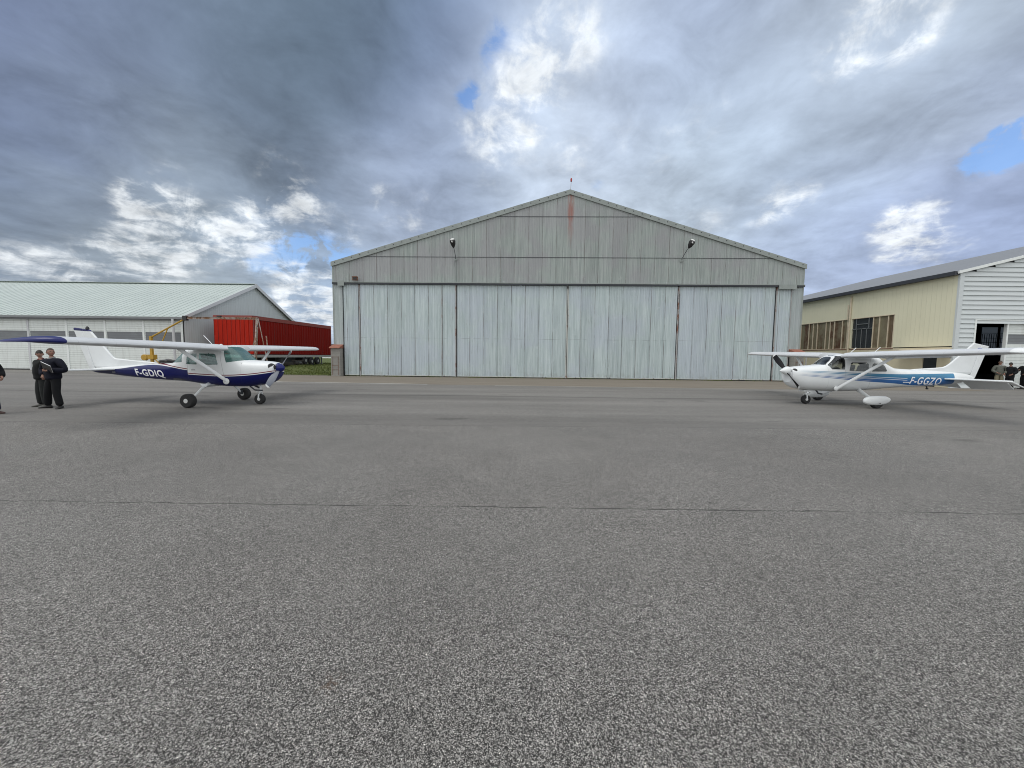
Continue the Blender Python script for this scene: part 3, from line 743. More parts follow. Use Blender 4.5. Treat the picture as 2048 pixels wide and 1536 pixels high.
# ------------------------------------------------------------------ red trailer
M['redlit'] = siding_mat('red_end_lit', (0.40, 0.018, 0.007), 'x', 0.42, 0.30, 0.55, 0.6, (0.24, 0.010, 0.005), (1.6, 1, 0.3))  # trailer red made brighter: light on the end face is in the colour
M['redshaded'] = siding_mat('red_side_shaded', (0.22, 0.009, 0.005), 'y', 0.33, 0.35, 0.6, 0.25, (0.17, 0.008, 0.005), (1, 0.5, 0.3))  # same trailer red made darker: shade on the sides is in the colour
for q_ in ('redlit', 'redshaded'): M[q_].node_tree.nodes['Principled BSDF'].inputs['Specular IOR Level'].default_value = 0.12
M['redrim'] = simple('faded_red_rim', (0.24, 0.055, 0.045), 0.6)
M['chassis'] = simple('pale_chassis', (0.40, 0.41, 0.40), 0.5, 0.1, 0.2)
M['tyre'] = simple('tyre_rubber', (0.018, 0.018, 0.019), 0.8, 0, 0.2, 8)
M['roofpale'] = simple('pale_tarp', (0.55, 0.57, 0.56), 0.6)
A = Vector((-28.1, 36.0)); B = Vector((-24.42, 36.0)); Cc = Vector((-23.05, 48.5)); D = Vector((-26.7, 48.6))
tr = empty('trailer', (-25.6, 42, 0.4), 0, 'big red corrugated box trailer standing on the grass between the two hangars', 'trailer')
O3 = Vector((-25.6, 42, 0.4))
def trl(mb, name, mat, par=tr, **k):
    mb.v = [(x - O3.x, y - O3.y, z - O3.z) for x, y, z in mb.v]
    return mb.build(name, mat, par, **k)
zb, zt = 1.62, 5.22
e1 = (B - A).normalized(); e2 = (Cc - B).normalized()
def quadbox(p, q, thick, z0, z1):
    """vertical slab from p to q, thickness to the left side normal"""
    d = (q - p).normalized(); nrm = Vector((-d.y, d.x)) * thick
    m = MB(); vs = []
    for z in (z0, z1):
        for a in (p, q, q + nrm, p + nrm): vs.append((a.x, a.y, z))
    m.add(vs, [(0, 1, 2, 3), (4, 5, 6, 7), (0, 1, 5, 4), (1, 2, 6, 5), (2, 3, 7, 6), (3, 0, 4, 7)])
    return m
trl(quadbox(A, B, 0.05, zb, zt), 'front_panel', M['redlit'])
m = MB()
for k in range(9):
    p = A + e1 * (0.25 + k * 0.41)
    mm = quadbox(p, p + e1 * 0.16, -0.04, zb + .05, zt - 0.35); m.add(mm.v, mm.f)
trl(m, 'front_rib', M['redlit'])
trl(quadbox(B, Cc, 0.05, zb, zt), 'side_panel', M['redshaded'])
m = MB()
Ls = (Cc - B).length
for k in range(int(Ls / 0.42)):
    p = B + e2 * (0.2 + k * 0.42)
    mm = quadbox(p, p + e2 * 0.20, -0.03, zb + .05, zt - 0.4); m.add(mm.v, mm.f)
trl(m, 'side_rib', M['redshaded'])
trl(quadbox(Cc, D, 0.05, zb, zt), 'rear_panel', M['redshaded']); trl(quadbox(D, A, 0.05, zb, zt), 'side_panel', M['redshaded'])
m = quadbox(B, Cc, -0.06, zt - 0.34, zt + 0.02); mm = quadbox(A, B, -0.06, zt - 0.28, zt + 0.02); m.add(mm.v, mm.f)
trl(m, 'top_rail', M['redrim'])
mm = quadbox(B - e2 * 0.0, B + e2 * 0.14, -0.055, zb, zt - 0.34); trl(mm, 'corner_post', M['redrim'])
mm = quadbox(Cc - e2 * 0.14, Cc, -0.055, zb, zt - 0.34); trl(mm, 'corner_post', M['redrim'])
m = MB(); m.prism([tuple(A), tuple(B), tuple(Cc), tuple(D)], 'z', zt - 0.02, zt + 0.0); trl(m, 'roof_panel', M['roofpale'])
m = MB(); m.prism([tuple(A), tuple(B), tuple(Cc), tuple(D)], 'z', zb - 0.05, zb - 0.001); trl(m, 'floor_panel', M['dark'])
trl(quadbox(B + e2 * 0.0 + Vector((.03, 0)), Cc + Vector((.03, 0)), 0.25, zb - 0.30, zb - 0.052), 'chassis_beam', M['chassis'])
trl(quadbox(A + e1 * 0.1, B - e1 * .05, 0.25, zb - 0.32, zb - 0.052), 'chassis_beam', M['chassis'])
def wheel(mb_t, mb_r, c, ax, r, w, rim=0.55):
    c = Vector(c)
    mb_t.lathe([(-w / 2, r * rim), (-w / 2, r * 0.86), (-w * 0.36, r * 0.97), (0, r), (w * 0.36, r * 0.97), (w / 2, r * 0.86), (w / 2, r * rim)], c, ax, 28)
    if mb_r is not None:
        mb_r.lathe([(-w * 0.52, r * 0.10), (-w * 0.52, r * 0.3), (-w * 0.42, r * 0.38), (-w * 0.44, r * rim * 1.02), (w * 0.44, r * rim * 1.02), (w * 0.42, r * 0.38), (w * 0.52, r * 0.3), (w * 0.52, r * 0.10)], c, ax, 24)
for s in (0.60, 0.69, 0.78):
    for side in (0.12, 3.3):
        p = B + e2 * (Ls * s) - Vector((side, 0))
        a, b_ = MB(), MB(); gz = hmound(p.x, p.y)
        wheel(a, b_, (p.x, p.y, gz + 0.5), (1, 0, 0), 0.50, 0.3)
        w_ = trl(a, 'wheel', M['tyre'], smooth=True); trl(b_, 'rim', M['chassis'], w_, smooth=True)
for s in (0.12, 0.88):
    p = B + e2 * (Ls * s) - Vector((0.35, 0))
    m = MB(); m.box(p.x - .06, p.x + .06, p.y - .06, p.y + .06, hmound(p.x, p.y), zb - 0.1); m.box(p.x - .2, p.x + .2, p.y - .2, p.y + .2, hmound(p.x, p.y) - .02, hmound(p.x, p.y) + .06)
    trl(m, 'landing_leg', M['steel'])
p = B + e2 * (Ls * 0.42) - Vector((0.9, 0))
m = MB(); m.box(p.x - .7, p.x + .5, p.y - 1.3, p.y + 1.3, 0.62, zb - 0.3); trl(m, 'tool_locker', simple('locker_grey', (0.09, 0.095, 0.10), 0.6))
m = MB(); m.box(-27.2, -24.9, 37.5, 47.6, 0.9, zb - .3); trl(m, 'underframe', M['dark'])
# clutter below the trailer
M['timber'] = simple('dark_timber', (0.05, 0.045, 0.04), 0.9, 0, 0.4)
for k, (x, y, l, h) in enumerate([(-23.6, 37.6, 1.6, 0.55), (-23.7, 39.8, 1.3, 0.45), (-23.5, 41.6, 1.1, 0.6)]):
    m = MB(); rr = random.Random(k)
    z0 = hmound(x, y)
    for i in range(4):
        o_ = rr.uniform(-.1, .1)
        m.box(-l / 2 + o_, l / 2 + o_, -0.35 + rr.uniform(-.05, .05), 0.35, i * h / 4 + 0.0, (i + 0.8) * h / 4)
    o = m.build('crate_stack', M['timber']); o.location = (x, y, z0); o.rotation_euler[2] = 1.2 + 0.2 * k
    T(o, ['dark stack of boards under the near end of the red trailer', 'low dark stack of boards under the middle of the red trailer', 'taller dark stack of boards in front of the red trailer wheels'][k], 'board stack', 'board stacks under the trailer')

# ------------------------------------------------------------------ gantry hoist: yellow jib on the left, rusty tripod on the right
M['yellow'] = simple('yellow_paint', (0.42, 0.25, 0.03), 0.55, 0, 0.3, 5)
M['rusty_tube'] = rusty_strip('rusty_tube', (0.35, 0.30, 0.27), (0.22, 0.12, 0.07), 0.45)
GY = 33.0
gh = empty('gantry_hoist', (-26, GY, 0), 0, 'old hoist with yellow jib post, long beam and rusty tripod before the shed', 'hoist')
m = MB(); m.box(-5.31, -5.13, -0.09, 0.09, 0.0, 3.1); m.box(-5.5, -4.9, -0.3, 0.3, 0.0, 0.08)
m.tube([(-5.2, 0, 3.0), (-2.25, 0, 4.58)], 0.07, 8); m.tube([(-3.75, 0, 3.75), (-4.55, 0, 2.0)], 0.045, 8)
m.tube([(-5.2, 0, 1.3), (-4.3, 0, 0.45)], 0.05, 8); m.box(-5.45, -4.95, -.2, .2, 1.1, 1.5)
m.build('jib_frame', M['yellow'], gh)
m = MB(); m.lathe([(-0.12, 0.22), (-0.1, 0.26), (0.1, 0.26), (0.12, 0.22)], (-5.75, -0.1, 1.25), (0, 1, 0), 18); m.build('winch_drum', M['yellow'], gh)
m = MB(); m.box(-2.3, 4.1, -0.07, 0.07, 4.60, 4.64); m.box(-2.3, 4.1, -0.02, 0.02, 4.64, 4.74); m.box(-2.3, 4.1, -0.07, 0.07, 4.74, 4.78); m.build('beam', M['rusty_tube'], gh)
m = MB()
for (x, y) in ((3.15, 0.9), (5.25, -0.5), (4.4, -1.3)):
    m.tube([(4.1, 0, 4.7), (x, y, 0.05)], 0.035, 8)
m.tube([(3.95, 0, 4.6), (4.35, -0.9, 2.3)], 0.06, 8)
m.tube([(3.15, .5, 2.35), (5.15, -0.35, 2.35)], 0.04, 8); m.tube([(3.35, .3, 2.35), (3.7, 0.15, 3.2)], 0.03, 6); m.tube([(5.0, -.3, 2.35), (4.9, -0.25, 3.2)], 0.05, 6)
m.tube([(3.7, 0.3, 3.4), (4.05, 0, 4.5)], 0.06, 6)
m.build('tripod', M['rusty_tube'], gh)
m = MB(); m.box(-2.35, -2.0, -.12, .12, 4.46, 4.86); m.box(0.6, 0.9, -.1, .1, 4.80, 4.90); m.build('trolley', M['black'], gh)
# cable bracket between
# ------------------------------------------------------------------ right building
M['cream'] = siding_mat('cream_sheet', (0.71, 0.69, 0.52), 'y', 0.30, 0.05, 0.55, 0.22, (0.56, 0.55, 0.40), (1, 1.1, 0.35))
M['creamflat'] = simple('cream_panel', (0.60, 0.55, 0.40), 0.6, 0, 0.15, 1.5)
M['whiteside'] = simple('white_cladding', (0.55, 0.59, 0.60), 0.45, 0, 0.07, 0.8)
M['roofgrey'] = siding_mat('grey_roof', (0.20, 0.21, 0.225), 'y', 0.4, 0.25, 0.6, 0.3, (0.14, 0.145, 0.15), (0.5, 0.5, 0.5))
def dirty_pane():
    t = NT('rusty_panes')
    n = t.noise(1.0, 5, 0.7, t.mapv((1, 1.1, 0.7)))
    n2 = t.noise(1.0, 6, 0.7, t.mapv((1, 7, 1.5), (3, 3, 3)))
    c = t.mix(t.step(n, 0.36, 0.60), (0.21, 0.19, 0.125), (0.085, 0.036, 0.018))
    c = t.mix(t.m('MULTIPLY', t.step(n2, 0.5, 0.7), 0.6), c, (0.22, 0.185, 0.13))
    cw = t.N.new('ShaderNodeTexWhiteNoise'); cw.noise_dimensions = '1D'; t.L.new(t.m('FLOOR', t.m('MULTIPLY', t.y, 1.35)), cw.inputs['W'])
    c = t.mix(t.step(cw.outputs['Value'], 0.4, 0.7, 0.0, 0.65), c, (0.20, 0.185, 0.12))
    return t.fin(c, 0.4)
M['pane'] = dirty_pane()
M['mullion'] = simple('cream_mullion', (0.58, 0.50, 0.38), 0.6, 0, 0.25, 5)
M['darkglass'] = simple('dark_glass', (0.025, 0.03, 0.035), 0.15, 0, 0.2)
RX, RY = 28.22, 24.5
rb = empty('workshop_building', (RX, RY, 0), 0, 'workshop with cream side wall, rusty windows and white ribbed gable, right of the big hangar', 'building')
RWd, RL, E2, R2z, RIDX = 46.0, 30.0, 7.30, 13.15, 23.0
sl2 = (R2z - E2) / RIDX
# side wall with window openings (y local = depth)
wins = [(3.88, 7.42, 'b'), (7.77, 13.3, 'a')]
zw0, zw1 = 2.68, 5.08
m = MB()
m.box(0, 0.15, 0.02, RL, zw1, E2 - 0.02)
m.box(0, 0.15, 0.02, 3.88, zw0, zw1)
m.box(0, 0.15, 7.42, 7.77, zw0, zw1)
m.box(0, 0.15, 13.3, RL, zw0, zw1)
m.build('side_wall', M['cream'], rb)
m = MB(); m.box(-0.04, 0.15, 0.8 + 0.88, RL, 0, zw0 - 0.06); m.box(-0.04, .15, 0.02, 0.80, 0, zw0 - 0.06); m.box(-0.04, 0.15, .8, 1.68, 1.98, zw0 - 0.06); m.build('lower_wall', M['creamflat'], rb)
m = MB(); m.box(0.02, 0.1, 0.80, 1.68, 0, 1.98); m.build('side_door', M['darkglass'], rb)
def band(y0, y1, muls, dark=None):
    m = MB()
    if dark:
        m.box(0.06, 0.09, dark[1], y1, zw0, zw1); m.box(0.06, 0.09, y0, dark[0], zw0, zw1) if dark[0] > y0 else None
    else: m.box(0.06, 0.09, y0, y1, zw0, zw1)
    w = m.build('window', M['pane'], rb)
    m = MB()
    for y in muls: m.box(-0.02, 0.055, y - 0.035, y + 0.035, zw0, zw1)
    m.box(-0.03, 0.055, y0 - 0.02, y1 + 0.02, zw0 - 0.055, zw0 - 0.001); m.box(-0.03, 0.055, y0 - 0.02, y1 + 0.02, zw1 + 0.001, zw1 + 0.05)
    m.build('frame', M['mullion'], w)
    m = MB(); m.box(-0.06, 0.02, y0 - 0.05, y1 + 0.05, zw0 - 0.12, zw0 - 0.058); m.build('sill', M['rust'], w)
    return w
w1 = band(3.9, 7.4, [3.93, 4.35, 5.1, 5.42], (3.9, 5.55)) if False else None
# window b: rusty left part (near) and open dark casement part
m = MB(); m.box(0.06, 0.09, 3.88, 5.62, zw0, zw1); w = m.build('window', M['pane'], rb)
m = MB()
for y in (3.92, 4.36, 5.05, 5.55): m.box(0.0, 0.055, y - 0.028, y + 0.028, zw0, zw1)
m.box(-0.03, 0.055, 3.86, 7.42, zw0 - 0.055, zw0 - 0.001); m.box(-0.03, 0.055, 3.86, 7.42, zw1 + .001, zw1 + 0.05)
m.build('frame', M['mullion'], w)
m = MB(); m.box(-0.06, 0.02, 3.8, 7.45, zw0 - 0.12, zw0 - 0.058); m.build('sill', M['rust'], w)
m = MB(); m.box(0.10, 0.13, 5.64, 7.40, zw0, zw1); w = m.build('open_window', M['darkglass'], rb)
m = MB()
for y in (6.1, 6.55, 7.0): m.box(0.04, 0.08, y - 0.022, y + 0.022, zw0, 4.25)
for y in (5.95, 7.05): m.box(0.04, 0.08, y - 0.03, y + 0.03, 4.25, zw1)
m.box(0.04, 0.075, 5.95, 7.05, 4.60, 4.65); m.box(0.04, 0.075, 5.64, 7.4, 4.22, 4.27)
m.build('casement_bars', M['steel'], w)
m = MB(); m.box(0.06, 0.09, 7.79, 13.28, zw0, zw1); w = m.build('window', M['pane'], rb)
m = MB()
for y in (7.84, 8.35, 9.15, 9.6, 10.05, 11.0, 11.5, 12.0, 13.0): m.box(0.0, 0.055, y - 0.03, y + 0.03, zw0, zw1)
m.box(-0.03, 0.055, 7.76, 13.32, zw0 - 0.055, zw0 - 0.001); m.box(-0.03, 0.055, 7.76, 13.32, zw1 + .001, zw1 + 0.05)
m.build('frame', M['mullion'], w)
m = MB(); m.box(-0.06, 0.02, 7.7, 13.4, zw0 - 0.12, zw0 - 0.058); m.build('sill', M['rust'], w)
m = MB(); m.tube([(-0.08, 7.56, E2 - 0.3), (-0.08, 7.56, 0.1)], 0.06, 8); m.tube([(-0.10, 7.75, 5.1), (-0.10, 7.75, 6.3)], 0.04, 6); m.build('drain_pipe', M['mullion'], rb)
m = MB(); m.box(-0.02, 0.02, 7.66, 7.70, 5.1, 6.4); m.build('wall_crack', M['dark'], rb)
# leaning canopy over the side door
m = MB()
for k in range(5):
    y0 = -0.05 + k * 0.62
    m.prism([(-1.0, 2.33 + 0.02 * k), (-0.05, 2.50 + .01 * (k % 2)), (-0.05, 2.53 + .01 * (k % 2)), (-1.0, 2.37 + 0.02 * k)], 'y', y0, y0 + 0.60)
c_ = m.build('canopy', M['mullion'], rb)
m = MB()
for y in (0.02, 2.95): m.tube([(-1.05, y, 2.36), (-0.06, y, 1.95)], 0.03, 6)
m.build('bracket', M['rust'], c_)
# roof
def rz(x): return E2 + sl2 * (x if x <= RIDX else 2 * RIDX - x)
for (xa, xb) in ((-0.25, RIDX), (RWd + 0.25, RIDX)):
    za_, zb_ = rz(xa) , R2z
    m = MB(); m.prism([(xa, za_ + 0.02), (xb, zb_ + 0.02), (xb, zb_ + 0.12), (xa, za_ + 0.12)], 'y', -0.12, RL + 0.2)
    m.build('roof', M['roofgrey'], rb)
    m = MB(); m.prism([(xa + .02, za_ - 0.03), (xb, zb_ - 0.03), (xb, zb_ + 0.14), (xa + .02, za_ + 0.14)], 'y', -0.20, -0.122); m.build('verge_trim', M['whitetrim'], rb)
m = MB(); m.box(-0.40, -0.26, -0.1, RL, E2 - 0.16, E2 + 0.08); m.box(-0.26, 0.0, -0.05, RL, E2 - 0.14, E2 - 0.02 - .04); m.build('gutter', M['track'], rb)
# gable front with horizontal lapped boards and a big door opening
DX0, DX1, DZ2 = 1.32, 11.0, 4.33
m = MB()
z = 0.0; pit = 0.295
while z < R2z - 0.05:
    z1 = min(z + pit, R2z)
    def lap(xa, xb):
        if xb - xa < 0.02: return
        vs = [(xa, -0.075, z), (xb, -0.075, z), (xb, -0.012, z1), (xa, -0.012, z1), (xa, 0.0, z), (xb, 0.0, z)]
        m.add(vs, [(0, 1, 2, 3), (0, 4, 5, 1)])
    zc = (z + z1) / 2
    xl = 0.24 if zc < E2 else max(0.24, (zc - E2) / sl2 + 0.12)
    xr = RWd - xl
    if z1 <= DZ2 + 0.01: lap(xl, DX0); lap(DX1, xr)
    elif z < DZ2: lap(xl, xr)
    else: lap(xl, xr)
    z = z1
m.build('gable_cladding', M['whiteside'], rb, fix=False)
m = MB(); m.prism([(0.16, DZ2), (0.16, E2), (RIDX, R2z), (RWd, E2), (RWd, DZ2)], 'y', 0.001, 0.10)
m.box(0.16, DX0, 0.001, 0.1, 0, DZ2 - .001); m.box(DX1, RWd, 0.001, 0.1, 0, DZ2 - .001); m.build('gable_wall', M['dark'], rb)
m = MB(); m.box(-0.03, 0.24, -0.10, 0.018, 0, E2 - 0.05); m.build('corner_trim', M['whiteside'], rb)
m = MB(); m.box(DX0 - 0.10, DX0, -0.08, 0.06, 0, DZ2 + 0.06); m.box(DX0, DX1, -0.08, 0.0, DZ2, DZ2 + 0.06); m.build('door_frame', M['whitetrim'], rb)
# roller doors: first bay open, next bays closed
for k in range(2):
    x0 = 3.46 + k * 3.8; x1 = x0 + 3.7
    m = MB(); m.box(x0, x1, 0.10, 0.15, 0.05, 2.86); m.box(x0, x1, 0.10, 0.15, 3.48, DZ2); m.box(x0, x0 + .1, .1, .15, 2.86, 3.48); m.box(x1 - .1, x1, .1, .15, 2.86, 3.48)
    d = m.build('roller_door', M['doorwhite'], rb)
    m = MB(); m.box(x0 + .1, x1 - .1, 0.12, 0.14, 2.86, 3.48); m.build('window', M['slatwin'], d)
    m = MB(); m.box(x0 - 0.1, x0, -0.02, 0.16, 0, DZ2); m.build('door_post', M['whitetrim'], rb)
# interior
m = MB(); m.box(RWd - 0.15, RWd, 0.1, RL, 0, E2); m.build('side_wall', M['creamflat'], rb)
m = MB()
BYW = RL

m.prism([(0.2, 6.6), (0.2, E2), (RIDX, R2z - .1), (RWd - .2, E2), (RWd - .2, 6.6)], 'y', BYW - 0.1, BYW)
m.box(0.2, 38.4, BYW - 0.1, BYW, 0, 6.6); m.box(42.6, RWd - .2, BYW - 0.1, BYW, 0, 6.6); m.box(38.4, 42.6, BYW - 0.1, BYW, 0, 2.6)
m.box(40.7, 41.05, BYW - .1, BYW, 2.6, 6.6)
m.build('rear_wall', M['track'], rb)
def frosted():
    t = NT('frosted_panel')
    tr_ = t.N.new('ShaderNodeBsdfTranslucent'); tr_.inputs[0].default_value = (0.35, 0.36, 0.38, 1)
    t.L.new(tr_.outputs[0], t.N['Material Output'].inputs['Surface'])
    return t.mat
M['frosted'] = frosted()
m = MB(); m.box(38.4, 40.7, BYW - 0.06, BYW - 0.05, 2.6, 6.6); m.box(41.05, 42.6, BYW - 0.06, BYW - 0.05, 2.6, 6.6); w = m.build('rear_window', M['frosted'], rb, fix=False)
m = MB()
for i in range(13): m.box(38.5 + i * 0.33, 38.55 + i * 0.33, BYW - .12, BYW - .07, 2.6, 5.6)
for z in (4.4, 5.0, 5.7): m.box(38.4, 42.6, BYW - .14, BYW - .121, z, z + 0.07)
m.build('glazing_bars', M['dark'], w)
m = MB(); m.box(0.2, RWd - 0.2, 0.2, RL - .2, 0.004, 0.012); m.build('floor_slab', M['track'], rb)
# far white house on the horizon
fh = empty('house', (-74, 158, 0), 0, 'tiny far white house seen between the red trailer and the hangar', 'house')
m = MB(); m.box(-5, 5, 0, 8, 0, 3.6); m.build('wall', M['whitetrim'], fh)
m = MB(); m.prism([(-5.4, 3.4), (5.4, 3.4), (5.0, 3.7), (2.5, 5.9), (-2.5, 5.9), (-5, 3.7)], 'y', -0.3, 8.3); m.build('roof', simple('slate_roof', (0.14, 0.14, 0.16), 0.6), fh)
m = MB(); m.box(-3, -1.6, -.05, -.01, 1.0, 2.4); m.box(1.5, 3, -.05, -.01, 1.0, 2.4); m.build('window', M['darkglass'], fh)
# distant tree line: individual low hedge trees would not be told apart
m = MB(); rt = random.Random(5)
for k in range(260):
    x = -190 + k * 1.3; y = 300 + rt.uniform(-8, 8); r_ = rt.uniform(1.5, 3.6)
    for q in range(7):
        cx, cy, cz = x + rt.uniform(-2, 2), y + rt.uniform(-2, 2), rt.uniform(0.5, 2.2) + r_ * 0.5
        n = 6; b0 = len(m.v)
        for a in range(n):
            for e in (-0.6, 0.3, 0.95):
                rr_ = r_ * math.cos(e) * rt.uniform(0.7, 1.1) * 0.6
                m.v.append((cx + rr_ * math.cos(a * PI / 3), cy + rr_ * math.sin(a * PI / 3), cz + r_ * 0.6 * math.sin(e)))
        for a in range(n):
            for e in range(2):
                i0 = b0 + a * 3 + e; i1 = b0 + ((a + 1) % n) * 3 + e
                m.f.append((i0, i1, i1 + 1, i0 + 1)); m.m.append(0)
M['foliage'] = simple('far_foliage', (0.06, 0.075, 0.045), 0.9, 0, 0.4, 0.4)
T(m.build('tree_line', M['foliage'], fix=False), kind='stuff')
# ------------------------------------------------------------------ light aircraft
def interp(stations, x):
    """monotone-ish cubic through stations sorted by x"""
    n = len(stations)
    if x <= stations[0][0]: return stations[0][1:]
    if x >= stations[-1][0]: return stations[-1][1:]
    for i in range(n - 1):
        if stations[i][0] <= x <= stations[i + 1][0]: break
    a, b = stations[i], stations[i + 1]
    h = b[0] - a[0]; t = (x - a[0]) / h
    out = []
    for k in range(1, len(a)):
        d = (b[k] - a[k]) / h
        def slope(j):
            if j <= 0 or j >= n - 1: return None
            d0 = (stations[j][k] - stations[j - 1][k]) / (stations[j][0] - stations[j - 1][0])
            d1 = (stations[j + 1][k] - stations[j][k]) / (stations[j + 1][0] - stations[j][0])
            return 0.0 if d0 * d1 <= 0 else 2 * d0 * d1 / (d0 + d1)
        m0 = slope(i); m1 = slope(i + 1)
        m0 = d if m0 is None else m0; m1 = d if m1 is None else m1
        t2, t3 = t * t, t * t * t
        out.append((2*t3 - 3*t2 + 1) * a[k] + (t3 - 2*t2 + t) * h * m0 + (-2*t3 + 3*t2) * b[k] + (t3 - t2) * h * m1)
    return out

def spow(v, p): return math.copysign(abs(v) ** p, v)
def ring_pt(sec, t):
    zb, zt, w, zm, nt, nb = sec
    c, s = math.cos(t), math.sin(t)
    n = nt if s >= 0 else nb
    return (w * spow(c, 2 / n), zm + (zt - zm if s >= 0 else zm - zb) * spow(s, 2 / n))
def side_y(stations, x, z):
    zb, zt, w, zm, nt, nb = interp(stations, x)
    if z >= zm: q = min(1, (z - zm) / (zt - zm)); n = nt
    else: q = min(1, (zm - z) / (zm - zb)); n = nb
    return w * (1 - q ** n) ** (1 / n)
def inpoly(p, poly):
    x, z = p; r = False; j = len(poly) - 1
    for i in range(len(poly)):
        xi, zi = poly[i]; xj, zj = poly[j]
        if (zi > z) != (zj > z) and x < (xj - xi) * (z - zi) / (zj - zi) + xi: r = not r
        j = i
    return r

def even_ring(sec, N):
    K = 480
    pts = [ring_pt(sec, 2 * PI * k / K) for k in range(K + 1)]
    L_ = [0.0]
    for a, b in zip(pts, pts[1:]): L_.append(L_[-1] + math.hypot(b[0] - a[0], b[1] - a[1]))
    out = []; j = 0
    for k in range(N):
        d = L_[-1] * k / N
        while L_[j + 1] < d: j += 1
        f = (d - L_[j]) / max(1e-9, L_[j + 1] - L_[j])
        out.append((pts[j][0] + f * (pts[j + 1][0] - pts[j][0]), pts[j][1] + f * (pts[j + 1][1] - pts[j][1])))
    return out
def snap(x, z, polys):
    best = None
    for poly in polys:
        for i in range(len(poly)):
            ax, az = poly[i]; bx, bz = poly[(i + 1) % len(poly)]
            dx, dz_ = bx - ax, bz - az
            t = max(0, min(1, ((x - ax) * dx + (z - az) * dz_) / (dx * dx + dz_ * dz_)))
            px, pz = ax + t * dx, az + t * dz_
            d = math.hypot(px - x, pz - z)
            if best is None or d < best[0]: best = (d, px, pz)
    return best
def fuselage(st, classify, root, mats, N=150, polys=()):
    x0, x1 = st[0][0], st[-1][0]
    xs = []; x = x0
    while x < x1 - 1e-6:
        xs.append(x); x += 0.018 if -1.7 < x < 1.6 else 0.05
    xs.append(x1)
    rings = []
    for x in xs:
        sec = interp(st, x)
        # even spacing in angle, denser near corners through the superellipse itself
        rings.append([(x,) + q for q in even_ring(sec, N)])
    buckets = {}; vb = {}
    for i in range(len(xs) - 1):
        for k in range(N):
            j = (k + 1) % N
            q = (rings[i][k], rings[i][j], rings[i + 1][j], rings[i + 1][k])
            cx = sum(p[0] for p in q) / 4; cy = sum(p[1] for p in q) / 4; cz = sum(p[2] for p in q) / 4
            b = classify(cx, cy, cz)
            buckets.setdefault(b, []).append(((i, k), (i, j), (i + 1, j), (i + 1, k)))
            for key in ((i, k), (i, j), (i + 1, j), (i + 1, k)): vb.setdefault(key, set()).add(b)
    for (i, k), bs in vb.items():
        if len(bs) > 1:
            x, y, z = rings[i][k]
            if abs(y) < 0.3: continue
            s_ = snap(x, z, polys)
            if s_ and s_[0] < 0.032:
                _, px, pz = s_
                ny = side_y(st, px, pz)
                if abs(ny - abs(y)) < 0.06: rings[i][k] = (px, math.copysign(ny, y), pz)
    buckets.setdefault('fuselage', [])
    objs = {}
    for b, faces in buckets.items():
        idx = {}; m = MB()
        for f in faces:
            ff = []
            for key in f:
                if key not in idx:
                    idx[key] = len(m.v); m.v.append(rings[key[0]][key[1]])
                ff.append(idx[key])
            m.f.append(tuple(ff)); m.m.append(0)
        if b == 'fuselage':
            for e in (0, len(xs) - 1):
                base = len(m.v); m.v += rings[e]
                f = tuple(range(base, base + N)); m.f.append(f if e else tuple(reversed(f))); m.m.append(0)
        nm = b.split(':')[0]
        objs[b] = m.build(nm, mats.get(nm, mats['fuselage']), root, smooth=True, fix=False, angle=60)
    return objs

AF = [(0.0, 0.0), (0.012, 0.25), (0.05, 0.47), (0.12, 0.68), (0.25, 0.80), (0.4, 0.78), (0.6, 0.60), (0.76, 0.385), (0.88, 0.20), (1.0, 0.01)]
AL = [(0.0, 0.0), (0.012, -0.16), (0.05, -0.26), (0.12, -0.34), (0.25, -0.36), (0.4, -0.33), (0.6, -0.24), (0.76, -0.15), (0.88, -0.08), (1.0, -0.01)]
def foil(c0, c1, mirror=False):
    def at(tab, t):
        for i in range(len(tab) - 1):
            if tab[i][0] <= t <= tab[i + 1][0]:
                k = (t - tab[i][0]) / (tab[i + 1][0] - tab[i][0]); return tab[i][1] + k * (tab[i + 1][1] - tab[i][1])
    ts = sorted(set([c0, c1] + [a for a, _ in AF if c0 < a < c1]))
    up = [(t, at(AF, t)) for t in ts]; lo = [(t, at(AL, t)) for t in ts]
    if c0 == 0.0: return up[::-1] + lo[1:]
    return up[::-1] + lo
def span_loft(secs, c0, c1, name, mat, root, defl=0.0, drop=0.0):
    """secs: (y, xLE, chord, z, thickness)"""
    prof = foil(c0, c1); m = MB(); n = len(prof)
    for (y, xl, ch, z, th) in secs:
        for (t, h) in prof:
            px, pz = xl - t * ch, z + h * th
            if defl:
                hx = xl - c0 * ch; hz = z - 0.1 * th
                dx, dz = px - hx, pz - hz
                ca, sa = math.cos(defl), math.sin(defl)
                px, pz = hx + dx * ca - dz * sa * -1 * -1, hz + dz * ca + dx * sa
                pz -= drop
            m.v.append((px, y, pz))
    for i in range(len(secs) - 1):
        for k in range(n):
            j = (k + 1) % n
            m.f.append((i * n + k, i * n + j, (i + 1) * n + j, (i + 1) * n + k)); m.m.append(0)
    m.f.append(tuple(range(n))); m.m.append(0)
    m.f.append(tuple(range((len(secs) - 1) * n, len(secs) * n))); m.m.append(0)
    return m.build(name, mat, root, smooth=True, angle=40)

def sym_plate(poly, thick, name, mat, root, axis='y', off=0.0):
    """tapered flat surface: outline poly in (x,z), rounded by bevel"""
    m = MB(); m.prism(poly, axis, off - thick / 2, off + thick / 2)
    return m.build(name, mat, root, bevel=thick * 0.42, smooth=True)

